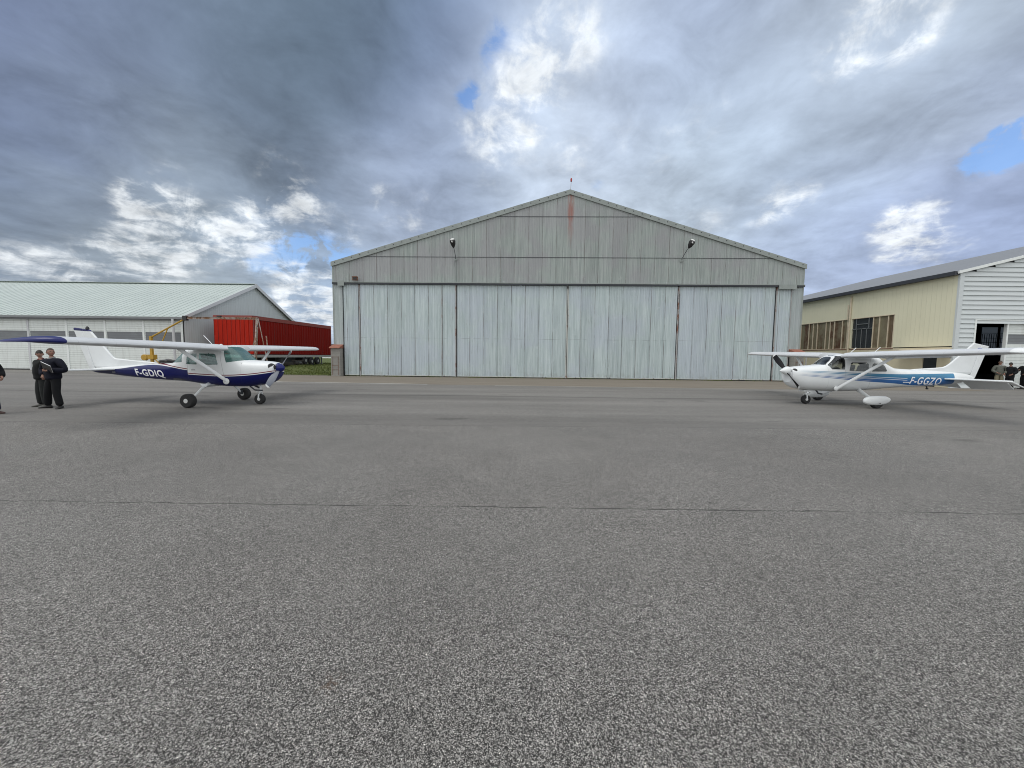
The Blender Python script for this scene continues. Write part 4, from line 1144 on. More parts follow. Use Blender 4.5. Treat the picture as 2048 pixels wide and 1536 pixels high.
def text_part(txt, fn, wdt, hgt, mat, root, shear=0.0, name='registration', bold=0.0):
    cu = bpy.data.curves.new('txt', 'FONT'); cu.body = txt; cu.size = 1; cu.offset = bold; cu.resolution_u = 4; cu.space_character = 1.12
    o = bpy.data.objects.new('txt', cu); COL.objects.link(o)
    dg = bpy.context.evaluated_depsgraph_get()
    me = bpy.data.meshes.new_from_object(o.evaluated_get(dg))
    bpy.data.objects.remove(o); 
    bm = bmesh.new(); bm.from_mesh(me)
    xs = [v.co.x for v in bm.verts]; ys = [v.co.y for v in bm.verts]
    xa, xb, ya, yb = min(xs), max(xs), min(ys), max(ys)
    for v in bm.verts:
        v.co.x = (v.co.x - xa) / (xb - xa) * wdt; v.co.y = (v.co.y - ya) / (yb - ya) * hgt
    for k in range(1, 8):
        bmesh.ops.bisect_plane(bm, geom=bm.verts[:] + bm.edges[:] + bm.faces[:], plane_co=(0, hgt * k / 8, 0), plane_no=(0, 1, 0))
    for v in bm.verts:
        v.co = Vector(fn(v.co.x + shear * v.co.y, v.co.y))
    bm.to_mesh(me); bm.free()
    me.materials.clear(); me.materials.append(mat)
    me.name = name
    ob = bpy.data.objects.new(name, me); COL.objects.link(ob); ob.parent = root
    return ob

def paint_base(t, c, rough=0.28):
    # seams, grime, oily streaks
    n = t.noise(2.2, 5, 0.6)
    k = t.m('MULTIPLY_ADD', n, 0.16, 0.90)
    sc = t.N.new('ShaderNodeVectorMath'); sc.operation = 'SCALE'; t.L.new(c, sc.inputs[0]); t.L.new(k, sc.inputs['Scale'])
    geo = t.N.new('ShaderNodeNewGeometry')
    c = t.mix(geo.outputs['Backfacing'], sc.outputs[0], (0.10, 0.10, 0.095))
    t.bsdf.inputs['Coat Weight'].default_value = 0.12
    t.bsdf.inputs['Coat Roughness'].default_value = 0.15
    return t.fin(c, t.m('MULTIPLY_ADD', n, 0.2, rough - 0.05), 0, 0.3)
WHITE = (0.72, 0.745, 0.755)
BLUE = (0.003, 0.006, 0.085)
def fus_left():
    t = NT('white_blue_fuselage')
    A_ = t.curve(t.x, -0.6, 2.4, [(-0.6, 1.005), (0.0, .975), (0.69, .955), (1.3, .985), (1.8, 1.04), (2.22, 1.115), (2.4, 1.16)])
    B_ = t.curve(t.x, -4.8, -0.5, [(-4.8, 1.10), (-4.0, 1.105), (-3.3, 1.15), (-2.7, 1.235), (-2.2, 1.285), (-1.8, 1.285), (-1.4, 1.25), (-0.9, 1.18), (-0.5, 1.13)])
    sel = t.step(t.x, -0.585, -0.575)
    z = t.m('ADD', t.m('MULTIPLY', A_, sel), t.m('MULTIPLY', B_, t.m('SUBTRACT', 1.0, sel)))
    d = t.m('SUBTRACT', t.z, z)
    blue = t.step(d, -0.004, 0.004, 1.0, 0.0)
    red = t.m('MULTIPLY', t.step(d, 0.024, 0.028), t.step(d, 0.052, 0.058, 1.0, 0.0))
    red = t.m('MULTIPLY', red, t.step(t.x, -2.6, -2.2))
    c = t.mix(red, WHITE, (0.16, 0.02, 0.03))
    c = t.mix(blue, c, BLUE)
    for (xx, w) in ((-0.58, .006), (0.60, .006), (1.22, .004), (-1.5, .004), (-2.4, .004), (-3.4, .004)):
        s = t.step(t.m('ABSOLUTE', t.m('SUBTRACT', t.x, t.m('MULTIPLY_ADD', t.z, -0.18 if xx == 0.60 else 0.0, xx + (0.25 if xx == .60 else 0)))), 0.0, w * 1.6, 0.55 if w > .005 else 0.25, 0.0)
        c = t.mix(s, c, (0.08, 0.08, 0.09))
    return paint_base(t, c)
def fus_right():
    t = NT('white_teal_striped_fuselage')
    T_ = t.curve(t.x, -5.2, 2.6, [(-5.2, 1.25), (-4.0, 1.245), (-2.5, 1.215), (-1.5, 1.205), (0.0, 1.235), (1.2, 1.275), (2.4, 1.30), (2.6, 1.30)])
    B_ = t.curve(t.x, -5.2, 2.6, [(-5.2, 0.80), (-4.0, 0.80), (-3.0, 0.765), (-2.2, 0.775), (-1.5, 0.835), (0.0, 0.93), (1.2, 1.03), (2.4, 1.12), (2.6, 1.13)])
    u = t.m('DIVIDE', t.m('SUBTRACT', t.z, B_), t.m('SUBTRACT', T_, B_))
    inside = t.m('MULTIPLY', t.step(u, 0.0, 0.02), t.step(u, 0.98, 1.0, 1.0, 0.0))
    # solid towards the tail, pinstriped and open towards the nose
    c1 = t.m('SINE', t.m('MULTIPLY', u, 2 * PI * 5.5))
    thr = t.step(t.x, -0.6, 2.2, -1.2, 0.75, False)
    pin = t.step(t.m('SUBTRACT', c1, thr), -0.25, 0.25)
    tail = t.step(t.x, -1.9, -1.75)
    l1 = t.step(t.m('ABSOLUTE', t.m('SUBTRACT', u, 0.60)), 0.012, 0.03)
    l2 = t.step(t.m('ABSOLUTE', t.m('SUBTRACT', u, 0.42)), 0.012, 0.03)
    lines = t.m('MAXIMUM', t.m('MULTIPLY', l1, l2), t.step(t.x, -1.95, -1.85, 1.0, 0.0))
    mask = t.m('MULTIPLY', t.m('MULTIPLY', inside, pin), lines)
    mask = t.m('MULTIPLY', mask, t.step(t.x, -4.05, -4.03))
    mask = t.m('MULTIPLY', mask, t.step(t.x, 2.0, 2.35, 1.0, 0.0))
    worn = t.step(t.noise(9, 5, 0.7), 0.60, 0.75, 0, 0.12)
    blue = t.mix(t.step(u, 0.35, 0.8), (0.02, 0.11, 0.32), (0.018, 0.17, 0.32))
    blue = t.mix(t.m('MULTIPLY', worn, t.step(t.x, 0.0, 1.5)), blue, (0.3, 0.38, 0.42))
    c = t.mix(mask, WHITE, blue)
    c = t.mix(t.step(t.z, 0.50, 0.75, 0.25, 0.0), c, (0.25, 0.26, 0.25))
    for xx in (0.66, -0.30, 1.25, -1.6, -2.6, -3.5):
        s = t.step(t.m('ABSOLUTE', t.m('SUBTRACT', t.x, xx)), 0.0, 0.01, 0.4 if abs(xx) < 1 else 0.2, 0.0)
        c = t.mix(s, c, (0.15, 0.16, 0.16))
    return paint_base(t, c)
def plain_paint(name, col, rough=0.28):
    t = NT(name); c = t.mix(0.0, col, col); return paint_base(t, c, rough)
M['pw'] = plain_paint('aircraft_white', WHITE)
M['pb'] = plain_paint('aircraft_blue', (0.004, 0.009, 0.11))
def wing_mat():
    t = NT('wing_paint')
    s = t.step(t.m('ABSOLUTE', t.m('SUBTRACT', t.m('FRACT', t.m('DIVIDE', t.y, 0.75)), 0.5)), 0.49, 0.5, 0.0, 0.25)
    c = t.mix(s, (0.60, 0.62, 0.64), (0.2, 0.2, 0.2))
    return paint_base(t, c, 0.32)
M['wing'] = wing_mat()
def glass(name, tint, k=0.62, rough=0.02, dif=0.0):
    t = NT(name)
    tr_ = t.N.new('ShaderNodeBsdfTransparent'); tr_.inputs[0].default_value = (*tint, 1)
    gl = t.N.new('ShaderNodeBsdfGlossy'); gl.inputs['Roughness'].default_value = rough; gl.inputs[0].default_value = (0.9, 0.95, 0.97, 1)
    fr = t.N.new('ShaderNodeFresnel'); fr.inputs[0].default_value = 1.5
    mx = t.N.new('ShaderNodeMixShader')
    f = t.m('ADD', t.m('MULTIPLY', fr.outputs[0], 0.9), k, clamp=True)
    t.L.new(f, mx.inputs[0]); t.L.new(tr_.outputs[0], mx.inputs[1]); t.L.new(gl.outputs[0], mx.inputs[2])
    if dif:
        df = t.N.new('ShaderNodeBsdfDiffuse'); df.inputs[0].default_value = (0.22, 0.46, 0.43, 1); m2 = t.N.new('ShaderNodeMixShader'); m2.inputs[0].default_value = dif
        t.L.new(mx.outputs[0], m2.inputs[1]); t.L.new(df.outputs[0], m2.inputs[2]); mx = m2
    t.L.new(mx.outputs[0], t.N['Material Output'].inputs['Surface'])
    return t.mat
M['glass_green'] = glass('green_tinted_glass', (0.66, 0.90, 0.86), 0.06, dif=0.22)
M['glass_clear'] = glass('cabin_glass', (0.88, 0.92, 0.93), 0.02)
M['seat'] = simple('dark_upholstery', (0.045, 0.045, 0.05), 0.8)
M['seatpale'] = simple('pale_upholstery', (0.12, 0.12, 0.11), 0.8)
M['hub'] = simple('wheel_hub', (0.62, 0.63, 0.62), 0.4, 0.1, 0.1)
M['bladegrey'] = simple('blade_grey', (0.22, 0.23, 0.26), 0.35, 0.6, 0.15)
M['letter'] = simple('letter_white', (0.80, 0.81, 0.84), 0.4, 0, 0.05)

def mirror_pts(pts, s): return [(x, y * s, z) for x, y, z in pts]

def prop(root, hub, R_, ang_vec, mat, tipmats, spin_mat, spin_prof):
    """ang_vec: (y,z) unit direction of one blade"""
    hx, hy, hz = hub
    p = empty('propeller', (0, 0, 0)); p.parent = root
    for s in (1, -1):
        dy, dz = ang_vec[0] * s, ang_vec[1] * s
        m = MB(); mt_ = MB()
        secs = []
        K = 14
        for i in range(K + 1):
            r = 0.10 + (R_ - 0.10) * i / K
            f = i / K
            w = 0.05 + 0.055 * math.sin(min(1, f * 1.5) * PI / 2) - 0.05 * max(0, f - 0.6) ** 1.0
            if i == K: w *= 0.55
            tw = R(62 - 46 * f); th = 0.035 * (1 - f) + 0.010
            secs.append((r, w, tw, th))
        def ring(r, w, tw, th):
            # chord direction: perpendicular to span in rotation plane, twisted toward x
            py, pz = -dz, dy
            out = []
            for (u, v) in ((1, 0), (0.5, 1), (-0.6, .9), (-1, 0), (-0.6, -0.5), (0.5, -0.5)):
                cu = u * w * 0.95; cv = v * th / 2
                a = cu * math.cos(tw) - cv * math.sin(tw); b = cu * math.sin(tw) + cv * math.cos(tw)
                out.append((hx + b, hy + dy * r + py * a, hz + dz * r + pz * a))
            return out
        def loft(mb, ss):
            b0 = len(mb.v)
            for q in ss: mb.v += ring(*q)
            for i in range(len(ss) - 1):
                for k in range(6):
                    j = (k + 1) % 6
                    mb.f.append((b0 + i * 6 + k, b0 + i * 6 + j, b0 + (i + 1) * 6 + j, b0 + (i + 1) * 6 + k)); mb.m.append(0)
            mb.f.append(tuple(b0 + k for k in range(6))); mb.m.append(0)
            mb.f.append(tuple(b0 + (len(ss) - 1) * 6 + k for k in range(6))); mb.m.append(0)
        loft(m, secs[:-2] + [secs[-2]])
        bl = m.build('blade', mat, root, smooth=True)
        loft(mt_, secs[-2:]); tp = mt_.build('blade_tip', tipmats, bl, smooth=True)
    bpy.data.objects.remove(p)
    m = MB(); m.lathe(spin_prof, hub, (1, 0, 0), 28); m.build('spinner', spin_mat, root, smooth=True, angle=50)

def aircraft_wheel(root, c, r, w, hubm, name='wheel'):
    a, b = MB(), MB()
    wheel(a, b, c, (0, 1, 0), r, w, 0.50)
    o = a.build(name, M['tyre'], root, smooth=True); b.build('rim', hubm, o, smooth=True)
    return o

def tail_fin(root, fin, rud, mat, tipcol=None, tipz=None):
    sym_plate(fin, 0.07, 'tail_fin', mat, root)
    sym_plate(rud, 0.055, 'rudder', mat, root)

# ---- left aircraft (white over blue)
AL_ = empty('airplane', (-9.99, 12.88, 0), -0.0635, 'white high-wing airplane with dark blue belly, blue wing tips and letters F-GDIQ', 'airplane')
stL = sorted([
 # x, zb, zt, w, zm, nt, nb
 (2.16, .94, 1.39, .29, 1.18, 2.6, 2.3), (2.08, .83, 1.425, .35, 1.16, 2.6, 2.3), (1.85, .71, 1.455, .415, 1.12, 2.7, 2.4), (1.5, .645, 1.475, .46, 1.08, 2.8, 2.6),
 (1.24, .61, 1.50, .49, 1.06, 2.8, 2.8), (1.05, .60, 1.67, .505, 1.06, 2.8, 2.9), (0.85, .60, 1.84, .52, 1.06, 3.0, 3.0), (0.68, .60, 1.93, .53, 1.06, 3.4, 3.1), (0.45, .61, 1.965, .54, 1.06, 4.0, 3.2),
 (0.0, .655, 1.975, .54, 1.06, 4.4, 3.2), (-.45, .695, 1.95, .525, 1.08, 4.2, 3.1), (-.72, .725, 1.89, .50, 1.09, 3.8, 3.0), (-1.0, .75, 1.68, .46, 1.10, 3.2, 2.9), (-1.4, .77, 1.375, .41, 1.11, 2.6, 3.2),
 (-1.9, .795, 1.34, .36, 1.10, 2.5, 3.4), (-2.6, .84, 1.30, .295, 1.10, 2.4, 3.4), (-3.3, .89, 1.24, .22, 1.09, 2.3, 2.9), (-3.9, .945, 1.20, .15, 1.08, 2.2, 2.3), (-4.35, .985, 1.16, .095, 1.08, 2.1, 2.2), (-4.62, 1.05, 1.12, .035, 1.085, 2, 2)])
WSL = [(0.75, 1.405), (1.45, 1.52), (1.0, 1.925), (0.591, 1.925)]
DWL = [(-0.16, 1.325), (0.50, 1.335), (0.40, 1.66), (0.34, 1.69), (-0.16, 1.69)]
SWL = [(-0.24, 1.33), (-0.24, 1.69), (-0.50, 1.68), (-0.60, 1.62), (-0.62, 1.345)]
DRL = [(-0.575, 1.0), (0.66, 1.0), (0.52, 1.71), (-0.575, 1.71)]
RWL = [(-0.80, 1.40), (-0.80, 1.90), (-1.42, 1.90), (-1.42, 1.37), (-1.25, 1.375)]
def clsL(x, y, z):
    ay = abs(y); sd = ':l' if y > 0 else ':r'
    if inpoly((x, z), WSL): return 'windshield'
    if ay > 0.30:
        if inpoly((x, z), DWL): return 'door_window' + sd
        if inpoly((x, z), SWL): return 'side_window' + sd
        if inpoly((x, z), DRL): return 'door' + sd
    if inpoly((x, z), RWL): return 'rear_window'
    return 'fuselage'
mF = fus_left()
fuselage(stL, clsL, AL_, {'fuselage': mF, 'door': mF, 'windshield': M['glass_green'], 'door_window': M['glass_green'], 'side_window': M['glass_green'], 'rear_window': M['glass_green']}, polys=(WSL, DWL, SWL, DRL, RWL))
def wings(root, secs, flap, ail, tip, mt_wing, mt_tip, fdef, adef):
    for s in (1, -1):
        S_ = [(y * s, xl, ch, z, th) for (y, xl, ch, z, th) in secs]
        def cut(y0, y1):
            def at(y):
                for i in range(len(secs) - 1):
                    a, b = secs[i], secs[i + 1]
                    if a[0] - 1e-6 <= y <= b[0] + 1e-6:
                        k = (y - a[0]) / (b[0] - a[0]); return tuple(a[j] + k * (b[j] - a[j]) for j in range(5))
            ys = [y0] + [q[0] for q in secs if y0 < q[0] < y1] + [y1]
            return [(at(y)[0] * s,) + at(y)[1:] for y in ys]
        w = span_loft(S_, 0.0, 0.76, 'wing', mt_wing, root)
        span_loft(cut(*flap), 0.768, 1.0, 'flap', mt_wing, root, fdef, 0.01)
        span_loft(cut(*ail), 0.768, 1.0, 'aileron', mt_wing, root, adef)
        if ail[1] < secs[-1][0] - 0.02:
            span_loft(cut(ail[1] + 0.01, secs[-1][0]), 0.761, 1.0, 'wing_trailing_edge', mt_wing, root)
        span_loft([(y * s, xl, ch, z, th) for (y, xl, ch, z, th) in tip], 0.0, 1.0, 'wing_tip', mt_tip, root)
dz = 0.0175
wings(AL_, [(0.47, .82, 1.63, 1.845, .190), (2.35, .82, 1.60, 1.845 + 1.9 * dz, .185), (4.70, .80, 1.14, 1.845 + 4.2 * dz, .145)],
      (0.56, 2.45), (2.47, 4.45), [(4.702, .80, 1.14, 1.845 + 4.2 * dz, .145), (4.80, .76, 1.11, 1.925, .135), (4.90, .64, 1.01, 1.93, .11), (4.98, .44, .84, 1.925, .075), (5.04, .15, .58, 1.91, .04), (5.07, -.08, .36, 1.90, .015)],
      M['wing'], M['pb'], 0.0, -0.02)
# struts
for s in (1, -1):
    m = MB(); m.tube([(0.76, 0.50 * s, 0.80), (0.50, 1.88 * s, 1.83)], 0.058, 12, flat=0.42, up=(1, 0, 0)); m.build('wing_strut', M['pw'], AL_, smooth=True)
    m = MB(); m.lathe([(0.0, 0.10), (0.02, 0.10), (0.035, 0.07), (0.04, 0.02)], (0.74, 0.515 * s, 0.80), (0, s, 0), 20); m.build('strut_fairing', M['pw'], AL_, smooth=True)
    # spring leg
    m = MB(); m.tube([(0.06, 0.35 * s, 0.72), (0.02, 0.62 * s, 0.60), (0.0, 1.02 * s, 0.26)], [0.075, 0.05, 0.032], 10, flat=0.55, up=(1, 0, 0)); g = m.build('gear_leg', M['pw'], AL_, smooth=True)
    m = MB(); m.box(-0.05, 0.05, (0.98 * s) - 0.04, (0.98 * s) + 0.04, 0.22, 0.36); m.build('brake', M['track'], g)
    aircraft_wheel(AL_, (0, 1.135 * s, 0.22), 0.22, 0.20, M['hub'])
# leg root fairing
m = MB(); m.prism([(-0.12, 0.71), (0.22, 0.69), (0.10, 0.60), (-0.02, 0.60)], 'y', -0.60, 0.60); m.build('leg_fairing', M['pw'], AL_, bevel=0.02)
m = MB(); m.tube([(1.52, 0, 0.80), (1.50, 0, 0.42)], 0.032, 10); m.tube([(1.50, 0, 0.44), (1.50, 0, 0.40)], 0.045, 10)
for s in (1, -1): m.tube([(1.50, 0.02 * s, 0.41), (1.49, 0.085 * s, 0.34), (1.47, 0.085 * s, 0.17)], [0.028, 0.024, 0.02], 8)
m.tube([(1.47, 0, .55), (1.34, 0, .45), (1.47, 0, .38)], 0.014, 6)
m.build('nose_gear', M['pw'], AL_, smooth=True)
aircraft_wheel(AL_, (1.47, 0, 0.175), 0.175, 0.13, M['hub'])
m = MB(); m.tube([(1.25, -.15, .62), (1.45, -.2, .50), (1.72, -.2, .49)], 0.022, 8); m.tube([(1.2, .12, .62), (1.4, .15, .52)], 0.03, 8); m.build('exhaust', M['track'], AL_, smooth=True)
k_ = math.hypot(.66, .60)
prop(AL_, (2.20, 0, 1.235), 0.87, (-.66 / k_, -.60 / k_), M['bladegrey'], M['lampwhite'], M['pb'], [(-0.06, 0.165), (-0.02, 0.165), (0.06, 0.13), (0.12, 0.085), (0.155, 0.045), (0.17, 0.01)])
for s in (1, -1):
    m = MB(); m.lathe([(-0.10, 0.11), (0.0, 0.125), (0.05, 0.11), (0.07, 0.03)], (2.085, 0.235 * s, 1.27), (0.80, 0.55 * s, 0), 18); m.build('air_intake', M['black'], AL_, smooth=True)
m = MB(); m.lathe([(-0.05, 0.10), (0.0, 0.10), (0.02, 0.07)], (2.12, 0, 1.03), (1, 0, -0.15), 16); m.build('carburettor_inlet', M['black'], AL_, smooth=True)
def fin_mat(name, tz=None, flag=False):
    t = NT(name)
    c = t.mix(0.0, WHITE, WHITE)
    if tz is not None: c = t.mix(t.step(t.m('ADD', t.z, t.m('MULTIPLY', t.x, 0.06)), tz, tz + 0.006), c, BLUE)
    return paint_base(t, c)
M['finL'] = fin_mat('fin_white_blue_tip', 2.125)
sym_plate([(-2.0, 1.30), (-2.3, 1.375), (-3.0, 1.43), (-3.68, 1.49), (-3.78, 1.56), (-4.56, 2.46), (-4.85, 2.50), (-4.46, 1.17), (-3.3, 1.18)], 0.07, 'tail_fin', M['finL'], AL_)
sym_plate([(-4.86, 2.50), (-5.14, 2.535), (-5.17, 2.49), (-4.66, 1.10), (-4.44, 1.06), (-4.47, 1.17)], 0.05, 'rudder', M['finL'], AL_)
m = MB(); m.lathe([(0, .05), (.05, .05), (.09, .03), (.11, .01)], (-4.66, 0, 2.47), (0, 0, 1), 12); m.build('beacon', M['black'], AL_, smooth=True)
for s in (1, -1):
    def tl(y0, y1, xa0, xb0, xa1, xb1, z, th, nm, mat, drop=0.0):
        m = MB()
        q = [(xa0, y0 * s, z), (xa1, y1 * s, z), (xb1, y1 * s, z - drop), (xb0, y0 * s, z - drop)]
        vs = [(a, b, c - th / 2) for a, b, c in q] + [(a, b, c + th / 2) for a, b, c in q]
        m.add(vs, [(0, 1, 2, 3), (4, 5, 6, 7), (0, 1, 5, 4), (1, 2, 6, 5), (2, 3, 7, 6), (3, 0, 4, 7)])
        return m.build(nm, mat, AL_, bevel=th * 0.4, smooth=True)
    tl(0.05, 1.50, -3.50, -4.05, -3.66, -4.03, 1.12, 0.055, 'stabilizer', M['pw'])
    tl(0.10, 1.55, -4.06, -4.48, -4.04, -4.34, 1.12, 0.04, 'elevator', M['pw'], 0.01)
# cabin interior
def interior(root, x0, bench=False, mat=None):
    for s in (1, -1):
        m = MB(); m.box(x0 - 0.30, x0 + 0.15, 0.27 * s - 0.21, 0.27 * s + 0.21, 0.95, 1.10)
        m.prism([(x0 - 0.28, 1.05), (x0 - 0.16, 1.05), (x0 - 0.30, 1.52), (x0 - 0.38, 1.52)], 'y', 0.27 * s - 0.2, 0.27 * s + 0.2)
        m.prism([(x0 - 0.34, 1.54), (x0 - 0.26, 1.54), (x0 - 0.28, 1.68), (x0 - 0.36, 1.68)], 'y', 0.27 * s - 0.11, 0.27 * s + 0.11)
        m.build('seat', mat or M['seat'], root, bevel=0.03, smooth=True)
    m = MB(); m.prism([(0.82, 1.05), (1.20, 1.05), (1.20, 1.40), (0.86, 1.43), (0.80, 1.40)], 'y', -0.42, 0.42); m.build('instrument_panel', M['seat'], root)
    m = MB(); m.lathe([(0, 0.12), (0.02, 0.14), (0.03, 0.12)], (0.70, 0.25, 1.30), (-1, 0, 0.2), 16); m.lathe([(0, 0.12), (0.02, 0.14), (0.03, 0.12)], (0.70, -0.25, 1.30), (-1, 0, 0.2), 16)
    m.build('control_yoke', M['black'], root)
    m = MB(); m.box(-1.2, 1.1, -.40, .40, 0.80, 0.86); m.build('cabin_floor', M['seat'], root)
interior(AL_, 0.10)
m = MB(); m.prism([(-1.25, 0.95), (-0.62, 0.95), (-0.62, 1.30), (-1.25, 1.30)], 'y', -.36, .36); m.build('baggage_shelf', M['seatpale'], AL_)
# antennas
m = MB(); m.tube([(0.02, -0.15, 1.96), (-0.30, -0.15, 2.29)], 0.010, 6); m.build('antenna', M['letter'], AL_)
m = MB(); m.lathe([(0, .05), (.03, .045), (.05, .01)], (0.25, -.1, 1.965), (0, 0, 1), 12); m.lathe([(0, .04), (.03, .03), (.04, .01)], (-0.2, .15, 1.965), (0, 0, 1), 12); m.build('antenna_dome', M['pw'], AL_, smooth=True)
for s in (1, -1):
    m = MB(); m.lathe([(0, .035), (.012, .035), (.016, .005)], (0.66, .62 * s, 1.86), (0.9, 0, -0.1), 10); m.build('vent', M['black'], AL_)
# letters on the right side of the rear fuselage
def fnL(u, v):
    x = -2.70 + u; z = 0.885 + v - u * 0.035
    x += 0.10 * (1 - v / 0.29) * 1.0
    return (x, -(side_y(stL, x, z) + 0.006), z)
text_part('F-GDIQ', fnL, 1.10, 0.275, M['letter'], AL_, 0.0, bold=0.028)
def fnLm(u, v):
    x = -0.44 + u; z = 1.15 + v
    return (x, -(side_y(stL, x, z) + 0.006), z)
m = MB(); m.prism([(-.44, 1.14), (-.30, 1.14), (-.30, 1.175), (-.44, 1.175)], 'y', -side_y(stL, -.37, 1.16) - 0.008, -side_y(stL, -.37, 1.16) + .01); m.build('door_handle', M['steel'], AL_)
m = MB(); m.prism([(-3.62, 1.01), (-3.50, 1.01), (-3.50, 1.04), (-3.62, 1.04)], 'y', -side_y(stL, -3.56, 1.03) - 0.008, -side_y(stL, -3.56, 1.03) + .01); m.build('data_plate', M['steel'], AL_)
# black folded cover lying on the spine
bc = MB()
rr = random.Random(2)
pth = [(-2.12, 0, 1.39), (-2.0, -0.03, 1.40), (-1.85, 0.02, 1.41), (-1.75, -0.03, 1.43), (-1.62, 0.0, 1.405), (-1.45, 0.02, 1.425)]
bc.tube(pth, [0.03, 0.055, 0.045, 0.07, 0.05, 0.02], 10, flat=1.3)
bc.tube([(-1.95, -.1, 1.36), (-1.8, -.14, 1.36), (-1.55, -.12, 1.38)], [0.02, 0.03, 0.02], 8)
o = bc.build('folded_cover', M['black'], None, smooth=True)
o.location = AL_.location; o.rotation_euler = AL_.rotation_euler
sd_ = o.modifiers.new('s', 'SUBSURF'); sd_.levels = 1; sd_.render_levels = 1
T(o, 'bundled black cover lying on the blue bellied airplane behind its cabin', 'cover')

# ---- right aircraft (white with teal-blue stripes)
AR = empty('airplane', (13.09, 14.77, 0), 3.168, 'white high-wing airplane with blue stripes, wheel fairings and slanted letters F-GGZO', 'airplane')
stR = sorted([
 (2.44, .84, 1.38, .30, 1.14, 2.6, 2.3), (2.36, .72, 1.41, .37, 1.12, 2.6, 2.3), (2.15, .61, 1.445, .44, 1.08, 2.7, 2.4), (1.8, .555, 1.48, .49, 1.04, 2.8, 2.6),
 (1.45, .53, 1.51, .52, 1.02, 2.8, 2.7), (1.22, .52, 1.58, .535, 1.02, 2.8, 2.8), (1.02, .515, 1.74, .55, 1.02, 2.9, 2.9), (0.82, .51, 1.87, .56, 1.02, 3.3, 3.0), (0.6, .51, 1.93, .565, 1.02, 3.8, 3.1),
 (0.2, .52, 1.95, .57, 1.02, 4.2, 3.2), (-.4, .56, 1.94, .56, 1.04, 4.2, 3.1), (-.75, .59, 1.88, .53, 1.05, 3.6, 3.0), (-1.05, .615, 1.70, .50, 1.06, 3.1, 2.9), (-1.65, .665, 1.42, .43, 1.06, 2.7, 2.8),
 (-2.3, .695, 1.38, .37, 1.05, 2.4, 3.2), (-3.0, .735, 1.35, .30, 1.04, 2.3, 3.2), (-3.7, .785, 1.31, .22, 1.03, 2.2, 2.8), (-4.4, .86, 1.26, .13, 1.02, 2.2, 2.3), (-4.85, .92, 1.18, .07, 1.02, 2.1, 2.2), (-5.0, .97, 1.10, .03, 1.02, 2, 2)])
WSR = [(1.222, 1.525), (1.45, 1.53), (1.1, 1.96), (0.68, 1.96), (0.72, 1.90), (0.86, 1.86)]
QWR = [(0.68, 1.355), (1.13, 1.36), (1.195, 1.515), (0.82, 1.86), (0.66, 1.86)]
DWR = [(-0.22, 1.295), (0.52, 1.31), (0.46, 1.60), (0.40, 1.63), (-0.16, 1.63), (-0.22, 1.58)]
SWR = [(-0.36, 1.295), (-0.36, 1.55), (-0.42, 1.60), (-0.80, 1.58), (-0.90, 1.50), (-1.0, 1.33), (-0.96, 1.295)]
DRR = [(-0.29, 0.72), (0.64, 0.72), (0.60, 1.66), (-0.29, 1.66)]
RWR = [(-1.0, 1.60), (-0.80, 1.90), (-1.2, 1.90), (-1.62, 1.47), (-1.3, 1.47)]
def clsR(x, y, z):
    ay = abs(y); sd = ':l' if y > 0 else ':r'
    if inpoly((x, z), WSR): return 'windshield'
    if ay > 0.30:
        if inpoly((x, z), QWR): return 'quarter_window' + sd
        if inpoly((x, z), DWR): return 'door_window' + sd
        if inpoly((x, z), SWR): return 'side_window' + sd
        if inpoly((x, z), DRR): return 'door' + sd
    elif inpoly((x, z), QWR): return 'windshield'
    if inpoly((x, z), RWR): return 'rear_window'
    return 'fuselage'
mF = fus_right()
fuselage(stR, clsR, AR, {'fuselage': mF, 'door': mF, 'windshield': M['glass_clear'], 'door_window': M['glass_clear'], 'side_window': M['glass_clear'], 'rear_window': M['glass_clear'], 'quarter_window': M['glass_clear']}, polys=(WSR, QWR, DWR, SWR, DRR, RWR))
wings(AR, [(0.50, .84, 1.63, 1.845, .195), (2.6, .84, 1.60, 1.845 + 2.1 * .026, .19), (5.10, .66, 1.14, 1.845 + 4.6 * .026, .145)],
      (0.60, 2.75), (2.77, 4.85), [(5.102, .66, 1.14, 1.845 + 4.6 * .026, .145), (5.22, .62, 1.08, 1.955, .13), (5.33, .50, .95, 1.945, .10), (5.42, .30, .75, 1.93, .06), (5.46, .10, .52, 1.92, .02)],
      M['wing'], M['pw'], 0.16, 0.05)
